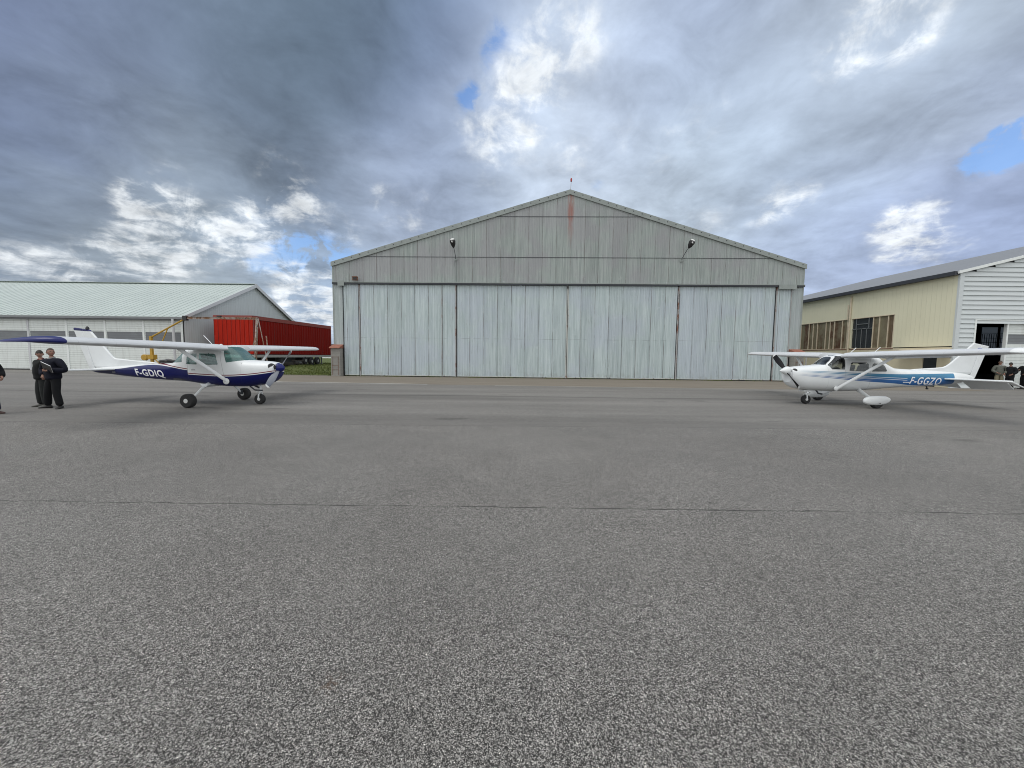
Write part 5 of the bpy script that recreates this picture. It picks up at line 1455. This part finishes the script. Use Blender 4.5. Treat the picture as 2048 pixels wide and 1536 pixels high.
for s in (1, -1):
    m = MB(); m.tube([(0.93, 0.53 * s, 0.635), (0.47, 2.10 * s, 1.84)], 0.055, 12, flat=0.42, up=(1, 0, 0)); m.build('wing_strut', M['pw'], AR, smooth=True)
    m = MB(); m.lathe([(-0.01, 0.09), (0.02, 0.08), (0.04, 0.03)], (0.93, 0.525 * s, 0.64), (0, s, 0), 16); m.build('strut_fairing', M['pw'], AR, smooth=True)
    m = MB(); m.tube([(-0.02, 0.40 * s, 0.60), (0.02, 0.65 * s, 0.50), (0.10, 1.16 * s, 0.28)], [0.09, 0.065, 0.045], 10, flat=0.45, up=(1, 0, 0)); m.build('gear_leg', M['pw'], AR, smooth=True)
    # wheel fairing
    pr = [(-0.40, 0.31, .02, .02), (-0.36, 0.31, .05, .07), (-0.2, 0.30, .10, .14), (0.0, 0.285, .13, .165), (0.2, 0.28, .135, .17), (0.38, 0.275, .12, .15), (0.50, 0.27, .085, .11), (0.56, 0.265, .045, .06), (0.575, 0.265, .01, .015)]
    m = MB(); n = 20
    for (x, zc, wy, wz) in pr:
        for k in range(n):
            a = 2 * PI * k / n
            m.v.append((x, 1.265 * s + wy * spow(math.cos(a), .75), zc + wz * spow(math.sin(a), .75)))
    for i in range(len(pr) - 1):
        for k in range(n):
            j = (k + 1) % n
            m.f.append((i * n + k, i * n + j, (i + 1) * n + j, (i + 1) * n + k)); m.m.append(0)
    m.f.append(tuple(range(n))); m.m.append(0); m.f.append(tuple(range((len(pr) - 1) * n, len(pr) * n))); m.m.append(0)
    wp = m.build('wheel_fairing', M['pw'], AR, smooth=True)
    m = MB(); m.lathe([(0, .02), (.004, .02)], (0.10, (1.265 + .136) * s, .20), (0, s, 0), 8); m.build('access_hole', M['black'], wp)
    aircraft_wheel(AR, (0.10, 1.265 * s, 0.205), 0.205, 0.16, M['hub'])
m = MB(); m.tube([(1.66, 0, 0.62), (1.66, 0, 0.40)], 0.032, 10); m.tube([(1.66, 0, 0.42), (1.66, 0, 0.37)], 0.045, 10)
for s in (1, -1): m.tube([(1.66, 0.02 * s, 0.39), (1.66, 0.08 * s, 0.33), (1.65, 0.08 * s, 0.165)], [0.028, 0.024, 0.02], 8)
m.tube([(1.63, 0, .52), (1.50, 0, .44), (1.63, 0, .36)], 0.014, 6)
m.build('nose_gear', M['pw'], AR, smooth=True)
aircraft_wheel(AR, (1.65, 0, 0.17), 0.17, 0.13, M['hub'])
m = MB(); m.box(1.35, 1.85, -0.14, 0.14, 0.49, 0.545); m.build('cowl_flap', M['pw'], AR)
m = MB(); m.tube([(1.4, .15, .56), (1.3, .16, .42), (1.15, .16, .40)], 0.028, 8); m.build('exhaust', M['track'], AR, smooth=True)
k_ = math.hypot(.73, .62)
M['blade_black'] = simple('blade_black', (0.012, 0.012, 0.014), 0.6, 0, 0.2, spec=0.15)
prop(AR, (2.50, 0, 1.27), 0.94, (.73 / k_, -.62 / k_), M['blade_black'], M['lampwhite'], M['pw'], [(-0.07, 0.17), (-0.02, 0.17), (0.05, 0.14), (0.13, 0.09), (0.20, 0.045), (0.245, 0.008)])
for s in (1, -1):
    m = MB(); m.lathe([(-0.12, 0.09), (0.0, 0.105), (0.03, 0.09), (0.045, 0.03)], (2.37, 0.26 * s, 1.27), (0.80, 0.55 * s, 0), 18); m.build('air_intake', M['black'], AR, smooth=True)
m = MB(); m.lathe([(-0.05, 0.10), (0.0, 0.10), (0.02, 0.07)], (2.41, 0.02, 0.98), (1, 0, -0.15), 16); m.build('carburettor_inlet', M['black'], AR, smooth=True)
m = MB(); m.lathe([(-0.05, 0.06), (0.0, 0.06), (0.02, 0.04)], (2.36, 0.17, 0.92), (1, .3, -0.15), 12); m.build('landing_light', M['glassgrey'], AR, smooth=True)
M['finR'] = fin_mat('fin_white')
sym_plate([(-2.3, 1.36), (-2.66, 1.40), (-3.45, 1.45), (-3.72, 1.48), (-3.85, 1.53), (-3.97, 1.61), (-4.54, 2.12), (-4.87, 2.435), (-5.18, 2.375), (-4.86, 1.25), (-3.6, 1.26)], 0.07, 'tail_fin', M['finR'], AR)
sym_plate([(-5.19, 2.375), (-5.50, 2.31), (-5.46, 2.22), (-5.06, 1.10), (-5.0, 0.98), (-4.88, 0.98), (-4.87, 1.25)], 0.05, 'rudder', M['finR'], AR)
m = MB(); m.prism([(-5.02, 2.12), (-5.20, 2.12), (-5.20, 2.24), (-5.02, 2.24)], 'y', 0.036, 0.040); m.build('blue_emblem', simple('emblem_blue', (0.05, 0.09, 0.42), 0.5), AR)
for s in (1, -1):
    def tl2(pts, th, nm):
        m = MB()
        vs = [(a, b * s, c - th / 2) for a, b, c in pts] + [(a, b * s, c + th / 2) for a, b, c in pts]
        m.add(vs, [(0, 1, 2, 3), (4, 5, 6, 7), (0, 1, 5, 4), (1, 2, 6, 5), (2, 3, 7, 6), (3, 0, 4, 7)])
        return m.build(nm, M['pw'], AR, bevel=th * 0.4, smooth=True)
    tl2([(-3.52, 0.12, 1.03), (-4.02, 1.70, 1.03), (-4.30, 1.70, 1.03), (-4.32, 0.08, 1.03)], 0.06, 'stabilizer')
    tl2([(-4.325, 0.10, 1.025), (-4.305, 1.50, 1.025), (-4.62, 1.50, 0.74), (-4.76, 0.16, 0.66)], 0.035, 'elevator')
    tl2([(-4.0, 1.71, 1.03), (-4.12, 1.78, 1.03), (-4.62, 1.76, 0.83), (-4.50, 1.52, 0.90)], 0.04, 'elevator_horn')
m = MB(); m.prism([(-4.75, .93), (-5.05, .86), (-5.12, .73), (-4.90, .78)], 'y', -.05, .05); m.build('tail_cone', M['pw'], AR, bevel=.015)
m = MB(); m.tube([(-3.0, 0.1, 0.77), (-3.06, .1, .66)], 0.02, 6); m.lathe([(-.03, .03), (.03, .03)], (-3.06, .1, .64), (0, 1, 0), 8); m.build('tie_down', M['track'], AR)
interior(AR, 0.05, mat=M['seat'])
m = MB(); m.box(-1.05, -0.55, -0.42, 0.42, 0.92, 1.08); m.prism([(-1.0, 1.05), (-0.9, 1.05), (-1.05, 1.42), (-1.13, 1.42)], 'y', -.42, .42); m.build('rear_bench', M['seat'], AR, bevel=.03, smooth=True)
m = MB(); m.tube([(0.19, 0.12, 1.93), (-0.09, 0.12, 2.18)], 0.010, 6); m.build('antenna', M['letter'], AR)
m = MB(); m.tube([(-0.74, 0.12, 1.95), (-1.05, .12, 2.22)], 0.010, 6); m.build('antenna', M['letter'], AR)
m = MB(); m.tube([(1.235, 0.50, 1.505), (0.82, 0.50, 1.84)], 0.014, 6); m.build('windshield_post', M['track'], AR)
def fnR(u, v):
    x = -2.02 - u; z = 0.825 + v - u * 0.028
    return (x, side_y(stR, x, z) + 0.006, z)
text_part('F-GGZO', fnR, 1.36, 0.285, M['letter'], AR, 0.28, bold=0.018)
for q in (0, 1):
    m = MB(); z = 0.885 - q * 0.02
m = MB()
for i in range(4):
    xa, xb = -1.74 - i * .08, -1.82 - i * .08; z = 0.885
    ya, yb = side_y(stR, xa, z) + .005, side_y(stR, xb, z) + .005
    m.add([(xa, ya, z), (xb, yb, z), (xb, yb, z + .022), (xa, ya, z + .022)], [(0, 1, 2, 3)])
m.build('stripe_decal', M['letter'], AR, fix=False)
# ------------------------------------------------------------------ people
def skin_mesh(nodes, edges, sub=2, smoothx=True):
    """nodes: list of (x,y,z,rx[,ry]); returns evaluated mesh data"""
    me = bpy.data.meshes.new('tmp'); me.from_pydata([n[:3] for n in nodes], edges, [])
    o = bpy.data.objects.new('tmp', me); COL.objects.link(o)
    sk = o.modifiers.new('s', 'SKIN'); sk.use_smooth_shade = True; sk.branch_smoothing = 0.6
    sv = me.skin_vertices[0].data
    for i, n in enumerate(nodes):
        sv[i].radius = (n[3], n[4] if len(n) > 4 else n[3]); sv[i].use_root = (i == 0)
    sb = o.modifiers.new('u', 'SUBSURF'); sb.levels = sub; sb.render_levels = sub
    dg = bpy.context.evaluated_depsgraph_get()
    r = bpy.data.meshes.new_from_object(o.evaluated_get(dg))
    bpy.data.objects.remove(o)
    return r
def chain(nodes, edges, pts, start=None):
    prev = start
    ids = []
    for p in pts:
        nodes.append(p); i = len(nodes) - 1
        if prev is not None: edges.append((prev, i))
        prev = i; ids.append(i)
    return ids
def head_verts(c, yaw, tilt=0.0, s=1.0):
    """modelled head: returns (verts, faces, material ids) facing local +y turned by yaw"""
    NU, NV = 28, 20
    vs = []; fs = []; ms = []
    for j in range(NV + 1):
        ph = -PI / 2 + PI * j / NV
        for i in range(NU):
            th = 2 * PI * i / NU
            x = math.cos(ph) * math.sin(th); y = math.cos(ph) * math.cos(th); z = math.sin(ph)
            X, Y, Z = x * 0.077, y * 0.098, z * 0.120
            if z < 0: X *= 1 - 0.28 * (-z) ** 1.2; Y *= 1 - 0.10 * (-z)
            if z < -0.1 and y < 0: Y *= 0.82
            if y > 0.3 and abs(x) < 0.75:
                f = (y - 0.3) / 0.7
                Y -= 0.006 * f
                # brow, eye sockets, nose, lips, chin
                Y += 0.006 * f * math.exp(-((Z - 0.022) / 0.010) ** 2)
                for sx in (-1, 1): Y -= 0.013 * math.exp(-((X - sx * 0.032) / 0.016) ** 2 - ((Z - 0.004) / 0.012) ** 2)
                Y += 0.026 * math.exp(-(X / 0.011) ** 2) * math.exp(-((Z + 0.022) / 0.016) ** 2) + 0.010 * math.exp(-(X / 0.008) ** 2) * math.exp(-((Z) / 0.02) ** 2)
                Y += 0.007 * math.exp(-(X / 0.022) ** 2) * math.exp(-((Z + 0.052) / 0.008) ** 2)
                Y += 0.010 * math.exp(-(X / 0.02) ** 2) * math.exp(-((Z + 0.088) / 0.016) ** 2)
            vs.append(Vector((X, Y, Z)) * s)
    for j in range(NV):
        for i in range(NU):
            k = (i + 1) % NU
            fs.append((j * NU + i, j * NU + k, (j + 1) * NU + k, (j + 1) * NU + i)); 
            cz = (vs[j * NU + i].z + vs[(j + 1) * NU + i].z) / 2; cx = vs[j * NU + i].x; cy = vs[j * NU + i].y
            mi = 0
            if cy > 0.05 and abs(abs(cx) - 0.030) < 0.013 and abs(cz - 0.004) < 0.008: mi = 1
            if cy > 0.05 and abs(cx) < 0.024 and abs(cz + 0.052) < 0.006: mi = 2
            ms.append(mi)
    # ears
    for sx in (-1, 1):
        b = len(vs); n = 10
        for q, (r, off) in enumerate(((0.006, 0.0), (0.030, 0.008), (0.026, 0.018), (0.008, 0.014))):
            for i in range(n):
                a = 2 * PI * i / n
                vs.append(Vector((sx * (0.070 + off), -0.012 + r * 0.62 * math.cos(a), -0.012 + r * math.sin(a))) * s)
        for q in range(3):
            for i in range(n):
                k = (i + 1) % n
                fs.append((b + q * n + i, b + q * n + k, b + (q + 1) * n + k, b + (q + 1) * n + i)); ms.append(0)
    Mx = Matrix.Translation(c) @ Matrix.Rotation(yaw, 4, 'Z') @ Matrix.Rotation(tilt, 4, 'X')
    return [tuple(Mx @ v) for v in vs], fs, ms
def hand_nodes(nodes, edges, wrist, d, palm_n, curl=0.6, side=1):
    """wrist index in nodes; d unit hand direction; palm_n direction the palm faces"""
    w = Vector(nodes[wrist][:3]); d = Vector(d).normalized(); pn = Vector(palm_n).normalized(); lat = d.cross(pn).normalized() * side
    p1 = w + d * 0.045
    nodes.append((*p1, 0.030, 0.020)); i1 = len(nodes) - 1; edges.append((wrist, i1))
    for k, (off, ln) in enumerate(((-0.030, 0.070), (-0.010, 0.080), (0.010, 0.074), (0.029, 0.058))):
        b = p1 + d * 0.042 + lat * off
        q = i1
        ang = 0.2 + 0.05 * k
        for f in range(4):
            if f == 0: pt = b; r = 0.0105
            else:
                ang += curl * (0.8 + 0.1 * k)
                dd = (d * math.cos(ang) + pn * math.sin(ang)); pt = pt + dd * ln / 3; r = 0.0092 - 0.0008 * f
            nodes.append((*pt, r)); edges.append((q, len(nodes) - 1)); q = len(nodes) - 1
    q = wrist; pt = w + d * 0.012 - lat * 0.022
    for f in range(3):
        nodes.append((*pt, 0.012 - 0.0015 * f)); edges.append((q if f else i1, len(nodes) - 1)); q = len(nodes) - 1
        pt = pt + (d * 0.75 - lat * (0.55 - 0.25 * f) + pn * 0.45).normalized() * 0.030
M['skin'] = simple('skin', (0.27, 0.145, 0.105), 0.55, 0, 0.08, 20)
M['eye'] = simple('eye_shadow', (0.09, 0.05, 0.04), 0.5)
M['lip'] = simple('lips', (0.30, 0.12, 0.10), 0.5)
def cloth(name, col, rough=0.85):
    t = NT(name)
    n = t.noise(6, 5, 0.6); n2 = t.noise(14, 4, 0.6, t.mapv((1, 1, 0.4)))
    c = t.mix(n, tuple(v * 0.6 for v in col), tuple(v * 1.5 for v in col))
    t.bump(n2, 0.5, 0.03)
    return t.fin(c, rough, 0, 0.25)

def person(loc, rz, label, P):
    r = empty('person', loc, rz, label, 'person')
    h = P.get('h', 1.78); k = h / 1.78
    lean = P.get('lean', 0.0); sh = P.get('sh', 1.0); belly = P.get('belly', 1.0); bk = P.get('bulk', 1.0)
    pel = Vector((0, 0, 0.96)) * k; ch = Vector((0, lean * 0.6, 1.28)) * k; nk = Vector((0, lean, 1.49)) * k; hd = Vector((0, lean + 0.02, 1.66)) * k
    def body(scale, parts, grow=0.0, head=False):
        nd, ed = [], []
        g = grow
        if 'torso' in parts:
            low = [(*(pel - Vector((0, 0, .13)) * k), .160 + g, .13 * belly + g)] if g else []
            ids = chain(nd, ed, low + [(*pel, .155 * bk + g, .115 + g), (*(pel + Vector((0, .01, .12)) * k), (.155 * bk + g) , (.118 * belly + g)), (*ch, .170 * bk + g, .125 * belly + g), (*(ch + Vector((0, 0, .12)) * k), .155 * bk + g, .105 + g)])
            top = ids[-1]
            if g: chain(nd, ed, [(*(nk - Vector((0, 0, .025)) * k), .066, .066)], top)
            if 'neck' in parts:
                chain(nd, ed, [(*nk, .058 + g, .058 + g), (*(nk + (hd - nk) * 0.55), .055, .055)], top)
            for s, el, wr in ((1, P['elL'], P['wrL']), (-1, P['elR'], P['wrR'])):
                shp = Vector((0.185 * sh * s, lean * .8, 1.42)) * k
                el = Vector(el) * k; wr = Vector(wr) * k
                mid = (shp + el) / 2; m2 = (el + wr) / 2
                a = chain(nd, ed, [(*shp, .062 + g), (*mid, .052 + g), (*el, .044 + g), (*m2, .040 + g), (*(wr - (wr - el).normalized() * .02 if g else wr), .028 + g)], top)
                if head:
                    hdv = P.get('hdL' if s == 1 else 'hdR', tuple(wr - el)); pn = P.get('pnL' if s == 1 else 'pnR', (-s, 0, 0))
                    hand_nodes(nd, ed, a[-1], hdv, pn, P.get('curl', 0.55), side=s)
            base = 0
        if 'legs' in parts:
            hipi = 0
            if not nd: chain(nd, ed, [(*(pel + Vector((0, 0, .10)) * k), .135 + g, .11 + g), (*(pel - Vector((0, 0, .02)) * k), .140 + g, .115 + g)]); hipi = 1
            for s, kn, an in ((1, P['knL'], P['anL']), (-1, P['knR'], P['anR'])):
                hp = Vector((0.092 * s, 0, 0.88)) * k; kn = Vector(kn) * k; an = Vector(an) * k
                chain(nd, ed, [(*hp, .088 + g, .09 + g), (*((hp + kn) / 2), .078 + g), (*kn, .058 + g), (*((kn + an) / 2), .052 + g * 1.2), (*an, .038 + g * 1.4)], hipi)
        return skin_mesh(nd, ed)
    # body: one continuous mesh with head
    me = body(1, ('torso', 'neck', 'legs'), 0.0, True)
    me.materials.clear()
    for mm in (M['skin'], M['eye'], M['lip']): me.materials.append(mm)
    hv, hf, hm = head_verts(hd, P.get('head', 0.0), P.get('tilt', 0.0), k * 1.0)
    bm = bmesh.new(); bm.from_mesh(me)
    vs = [bm.verts.new(v) for v in hv]
    for f, mi in zip(hf, hm):
        try: ff = bm.faces.new([vs[i] for i in f]); ff.material_index = mi; ff.smooth = True
        except ValueError: pass
    bm.to_mesh(me); bm.free(); me.name = 'body'
    o = bpy.data.objects.new('body', me); COL.objects.link(o); o.parent = r
    def wrap(me, nm, mat, keep=None):
        me.materials.clear(); me.materials.append(mat); me.name = nm
        if keep:
            bm = bmesh.new(); bm.from_mesh(me)
            bmesh.ops.bisect_plane(bm, geom=bm.verts[:] + bm.edges[:] + bm.faces[:], plane_co=(0, 0, keep[0]), plane_no=(0, 0, keep[1]), clear_outer=False, clear_inner=True)
            bm.to_mesh(me); bm.free()
        me.polygons.foreach_set('use_smooth', [True] * len(me.polygons))
        o = bpy.data.objects.new(nm, me); COL.objects.link(o); o.parent = r
        return o
    wrap(body(1, ('legs',), 0.034), 'trousers', P['trousers'])
    nd, ed = [], []
    jacket = body(1, ('torso',), 0.048)
    wrap(jacket, 'jacket', P['jacket'])
    if P.get('long'):
        nd, ed = [], []
        chain(nd, ed, [(*(pel + Vector((0, 0, .18)) * k), .18, .15), (*pel, .20, .17), (*(pel - Vector((0, 0, .32)) * k), .22, .19)])
        wrap(skin_mesh(nd, ed), 'coat_skirt', P['jacket'])
    # collar
    m = MB(); n = 20
    for (z, rr) in ((-.01, .082), (.035, .070), (.04, .062), (0.0, .062)):
        for i in range(n):
            a = 2 * PI * i / n; m.v.append((nk.x + rr * math.cos(a), nk.y + 0.005 + rr * .95 * math.sin(a), nk.z - 0.01 + z - .02 * math.sin(a)))
    for q in range(3):
        for i in range(n):
            j = (i + 1) % n; m.f.append((q * n + i, q * n + j, (q + 1) * n + j, (q + 1) * n + i)); m.m.append(0)
    m.build('collar', P['collar'], r, smooth=True)
    # hair or cap
    hv, hf, hm = head_verts(hd, P.get('head', 0.0), P.get('tilt', 0.0), k * 1.06)
    m = MB(); Mi = (Matrix.Translation(hd) @ Matrix.Rotation(P.get('head', 0.0), 4, 'Z') @ Matrix.Rotation(P.get('tilt', 0.0), 4, 'X')).inverted()
    hl = P.get('hair', 0.035)
    for f in hf[:28 * 20]:
        c = sum((Mi @ Vector(hv[i]) for i in f), Vector()) / 4 / k
        lim = hl if c.y > 0.03 else (hl - (0.03 - c.y) * 0.9)
        if c.z > max(lim, -0.085): m.f.append(f); m.m.append(0)
    m.v = hv
    o = m.build('hair' if not P.get('cap') else 'cap', P['hairmat'], r, smooth=True, fix=False)
    bm = bmesh.new(); bm.from_mesh(o.data); bmesh.ops.delete(bm, geom=[v for v in bm.verts if not v.link_faces], context='VERTS'); bm.to_mesh(o.data); bm.free()
    # shoes
    for s, an, tw in ((1, P['anL'], P.get('toeL', .3)), (-1, P['anR'], P.get('toeR', -.3))):
        an = Vector(an) * k
        m = MB()
        secs = [(-.085, .03, .05, .0), (-.075, .04, .085, 0), (-.02, .046, .10, 0), (.06, .048, .075, 0), (.13, .050, .055, 0), (.18, .042, .042, 0), (.20, .02, .025, 0)]
        n = 12
        for (y, w, hh, _) in secs:
            for i in range(n):
                a = 2 * PI * i / n
                xx = w * spow(math.cos(a), .7); z = max(0.0, hh * (0.5 + 0.5 * spow(math.sin(a), .8)))
                ca, sa = math.cos(-tw), math.sin(-tw)
                m.v.append((an.x + xx * ca - y * sa, an.y + xx * sa + y * ca, an.z - 0.075 * k + z))
        for q in range(len(secs) - 1):
            for i in range(n):
                j = (i + 1) % n; m.f.append((q * n + i, q * n + j, (q + 1) * n + j, (q + 1) * n + i)); m.m.append(0)
        m.f.append(tuple(range(n))); m.m.append(0); m.f.append(tuple(range((len(secs) - 1) * n, len(secs) * n))); m.m.append(0)
        m.build('shoe', P['shoe'], r, smooth=True, angle=60)
    return r
c_black = cloth('black_cloth', (0.006, 0.0065, 0.008)); c_navy = cloth('navy_cloth', (0.005, 0.006, 0.014)); c_char = cloth('charcoal_cloth', (0.018, 0.020, 0.020))
c_jeans = cloth('denim', (0.014, 0.02, 0.045)); c_khaki = cloth('khaki_cloth', (0.16, 0.145, 0.10)); c_olive = cloth('olive_grey_cloth', (0.10, 0.105, 0.09))
c_red = cloth('red_collar', (0.10, 0.03, 0.03)); c_grey = cloth('grey_collar', (0.22, 0.24, 0.24)); c_shoe = simple('black_shoe', (0.015, 0.014, 0.013), 0.5); c_gshoe = simple('grey_shoe', (0.10, 0.10, 0.09), 0.7); c_bshoe = simple('brown_shoe', (0.06, 0.03, 0.025), 0.6)
h_dark = simple('dark_hair', (0.02, 0.014, 0.010), 0.7); h_grey = simple('short_brown_hair', (0.07, 0.05, 0.04), 0.8)
FACE = PI  # local +y (forward) turned to face the viewer side
# man with the folder
p1 = person((-13.72, 11.34, 0), PI - 0.10, 'man in dark navy jacket holding a folder, left hand on his hip', dict(
    h=1.80, belly=1.12, sh=1.14, bulk=1.14, elL=(0.46, -0.08, 1.14), wrL=(0.27, 0.06, 0.96), elR=(-0.42, -0.02, 1.13), wrR=(-0.13, 0.24, 1.13), hdR=(0.9, 0.25, 0.1), pnR=(0, -1, 0.2), hdL=(-0.7, .3, -0.35), pnL=(0, 0, -1),
    knL=(0.16, 0.05, 0.50), anL=(0.25, 0.0, 0.075), knR=(-0.13, 0.05, 0.50), anR=(-0.21, 0.03, 0.075), toeL=0.9, toeR=-0.55, head=1.38, tilt=0.14, hair=0.055, lean=0.0,
    jacket=c_navy, trousers=c_black, collar=c_grey, shoe=c_shoe, hairmat=h_grey))
# the folder
m = MB(); m.box(-0.16, 0.16, -0.008, 0.008, -0.11, 0.11)
fo = empty('folder', (0, 0, 0), 0, 'dark folder with white papers held by the man in the navy jacket', 'folder')
m = MB(); m.box(-0.17, 0.17, -0.012, -0.005, -0.12, 0.12); m.box(-0.17, 0.17, 0.006, 0.012, -0.12, 0.12); m.build('cover', M['black'], fo)
m = MB(); m.box(-0.165, 0.165, -0.004, 0.005, -0.11, 0.135); m.build('papers', M['letter'], fo)
fo.matrix_world = p1.matrix_world
fo.location = Vector((-13.72, 11.34, 0)) + Matrix.Rotation(PI - 0.10, 3, 'Z') @ Vector((-0.20, 0.26, 1.235))
fo.rotation_euler = (R(-25), R(-22), PI - 0.10)
p2 = person((-14.40, 11.62, 0), PI - 0.35, 'man in black sweater and dark grey trousers, behind the man with the folder', dict(
    h=1.74, belly=1.3, sh=1.14, bulk=1.2, elL=(0.40, -0.10, 1.15), wrL=(0.14, -0.16, 0.98), elR=(-0.47, -0.08, 1.12), wrR=(-0.12, -0.16, 0.98),
    knL=(0.13, 0.04, 0.50), anL=(0.17, 0.0, 0.075), knR=(-0.12, 0.03, 0.50), anR=(-0.15, 0.0, 0.075), head=1.25, hair=0.02,
    jacket=c_black, trousers=c_char, collar=c_red, shoe=c_gshoe, hairmat=h_dark, cap=True))
p3 = person((-14.12, 10.15, 0), -PI / 2 - 0.10, 'person in black jacket and blue jeans cut off at the left edge', dict(
    h=1.76, belly=1.1, elL=(0.28, 0.02, 1.15), wrL=(0.20, 0.22, 0.98), elR=(-0.28, 0.02, 1.15), wrR=(-0.18, 0.24, 1.0),
    knL=(0.10, 0.05, 0.50), anL=(0.11, 0.02, 0.075), knR=(-0.10, 0.05, 0.50), anR=(-0.11, 0.10, 0.075), toeL=0.1, toeR=-0.1, head=0.1, hair=0.05,
    jacket=c_black, trousers=c_jeans, collar=c_grey, shoe=c_bshoe, hairmat=h_grey))
p4 = person((30.75, 24.0, 0), PI - 0.5, 'person in grey-green jacket and khaki trousers standing in the workshop doorway', dict(
    h=1.78, elL=(0.30, 0.0, 1.14), wrL=(0.16, 0.18, 1.02), elR=(-0.32, -0.02, 1.14), wrR=(-0.15, 0.16, 0.98),
    knL=(0.12, 0.06, 0.50), anL=(0.17, 0.0, 0.075), knR=(-0.10, 0.04, 0.50), anR=(-0.12, 0.0, 0.075), head=-0.4, hair=0.02,
    jacket=c_olive, trousers=c_khaki, collar=c_grey, shoe=c_shoe, hairmat=h_grey))
p5 = person((31.05, 23.7, 0), PI / 2 + 0.25, 'person in long black coat right of the one in khaki trousers', dict(
    h=1.68, long=True, elL=(0.26, -0.02, 1.14), wrL=(0.18, 0.18, 1.0), elR=(-0.28, 0.0, 1.14), wrR=(-0.18, 0.20, 1.0),
    knL=(0.10, 0.02, 0.50), anL=(0.11, 0.0, 0.075), knR=(-0.10, 0.02, 0.50), anR=(-0.11, 0.0, 0.075), head=0.0, hair=-0.02,
    jacket=c_black, trousers=c_black, collar=c_black, shoe=c_shoe, hairmat=h_dark))
p6 = person((32.25, 23.9, 0), PI / 2, 'dark dressed person at the right edge in front of the white roller door', dict(
    h=1.76, elL=(0.30, 0.06, 1.18), wrL=(0.16, 0.22, 1.22), elR=(-0.30, 0.0, 1.14), wrR=(-0.2, 0.2, 1.0),
    knL=(0.10, 0.02, 0.50), anL=(0.11, 0.0, 0.075), knR=(-0.10, 0.08, 0.50), anR=(-0.11, 0.05, 0.075), head=0.0, hair=0.0,
    jacket=c_black, trousers=c_black, collar=c_black, shoe=c_shoe, hairmat=h_dark))
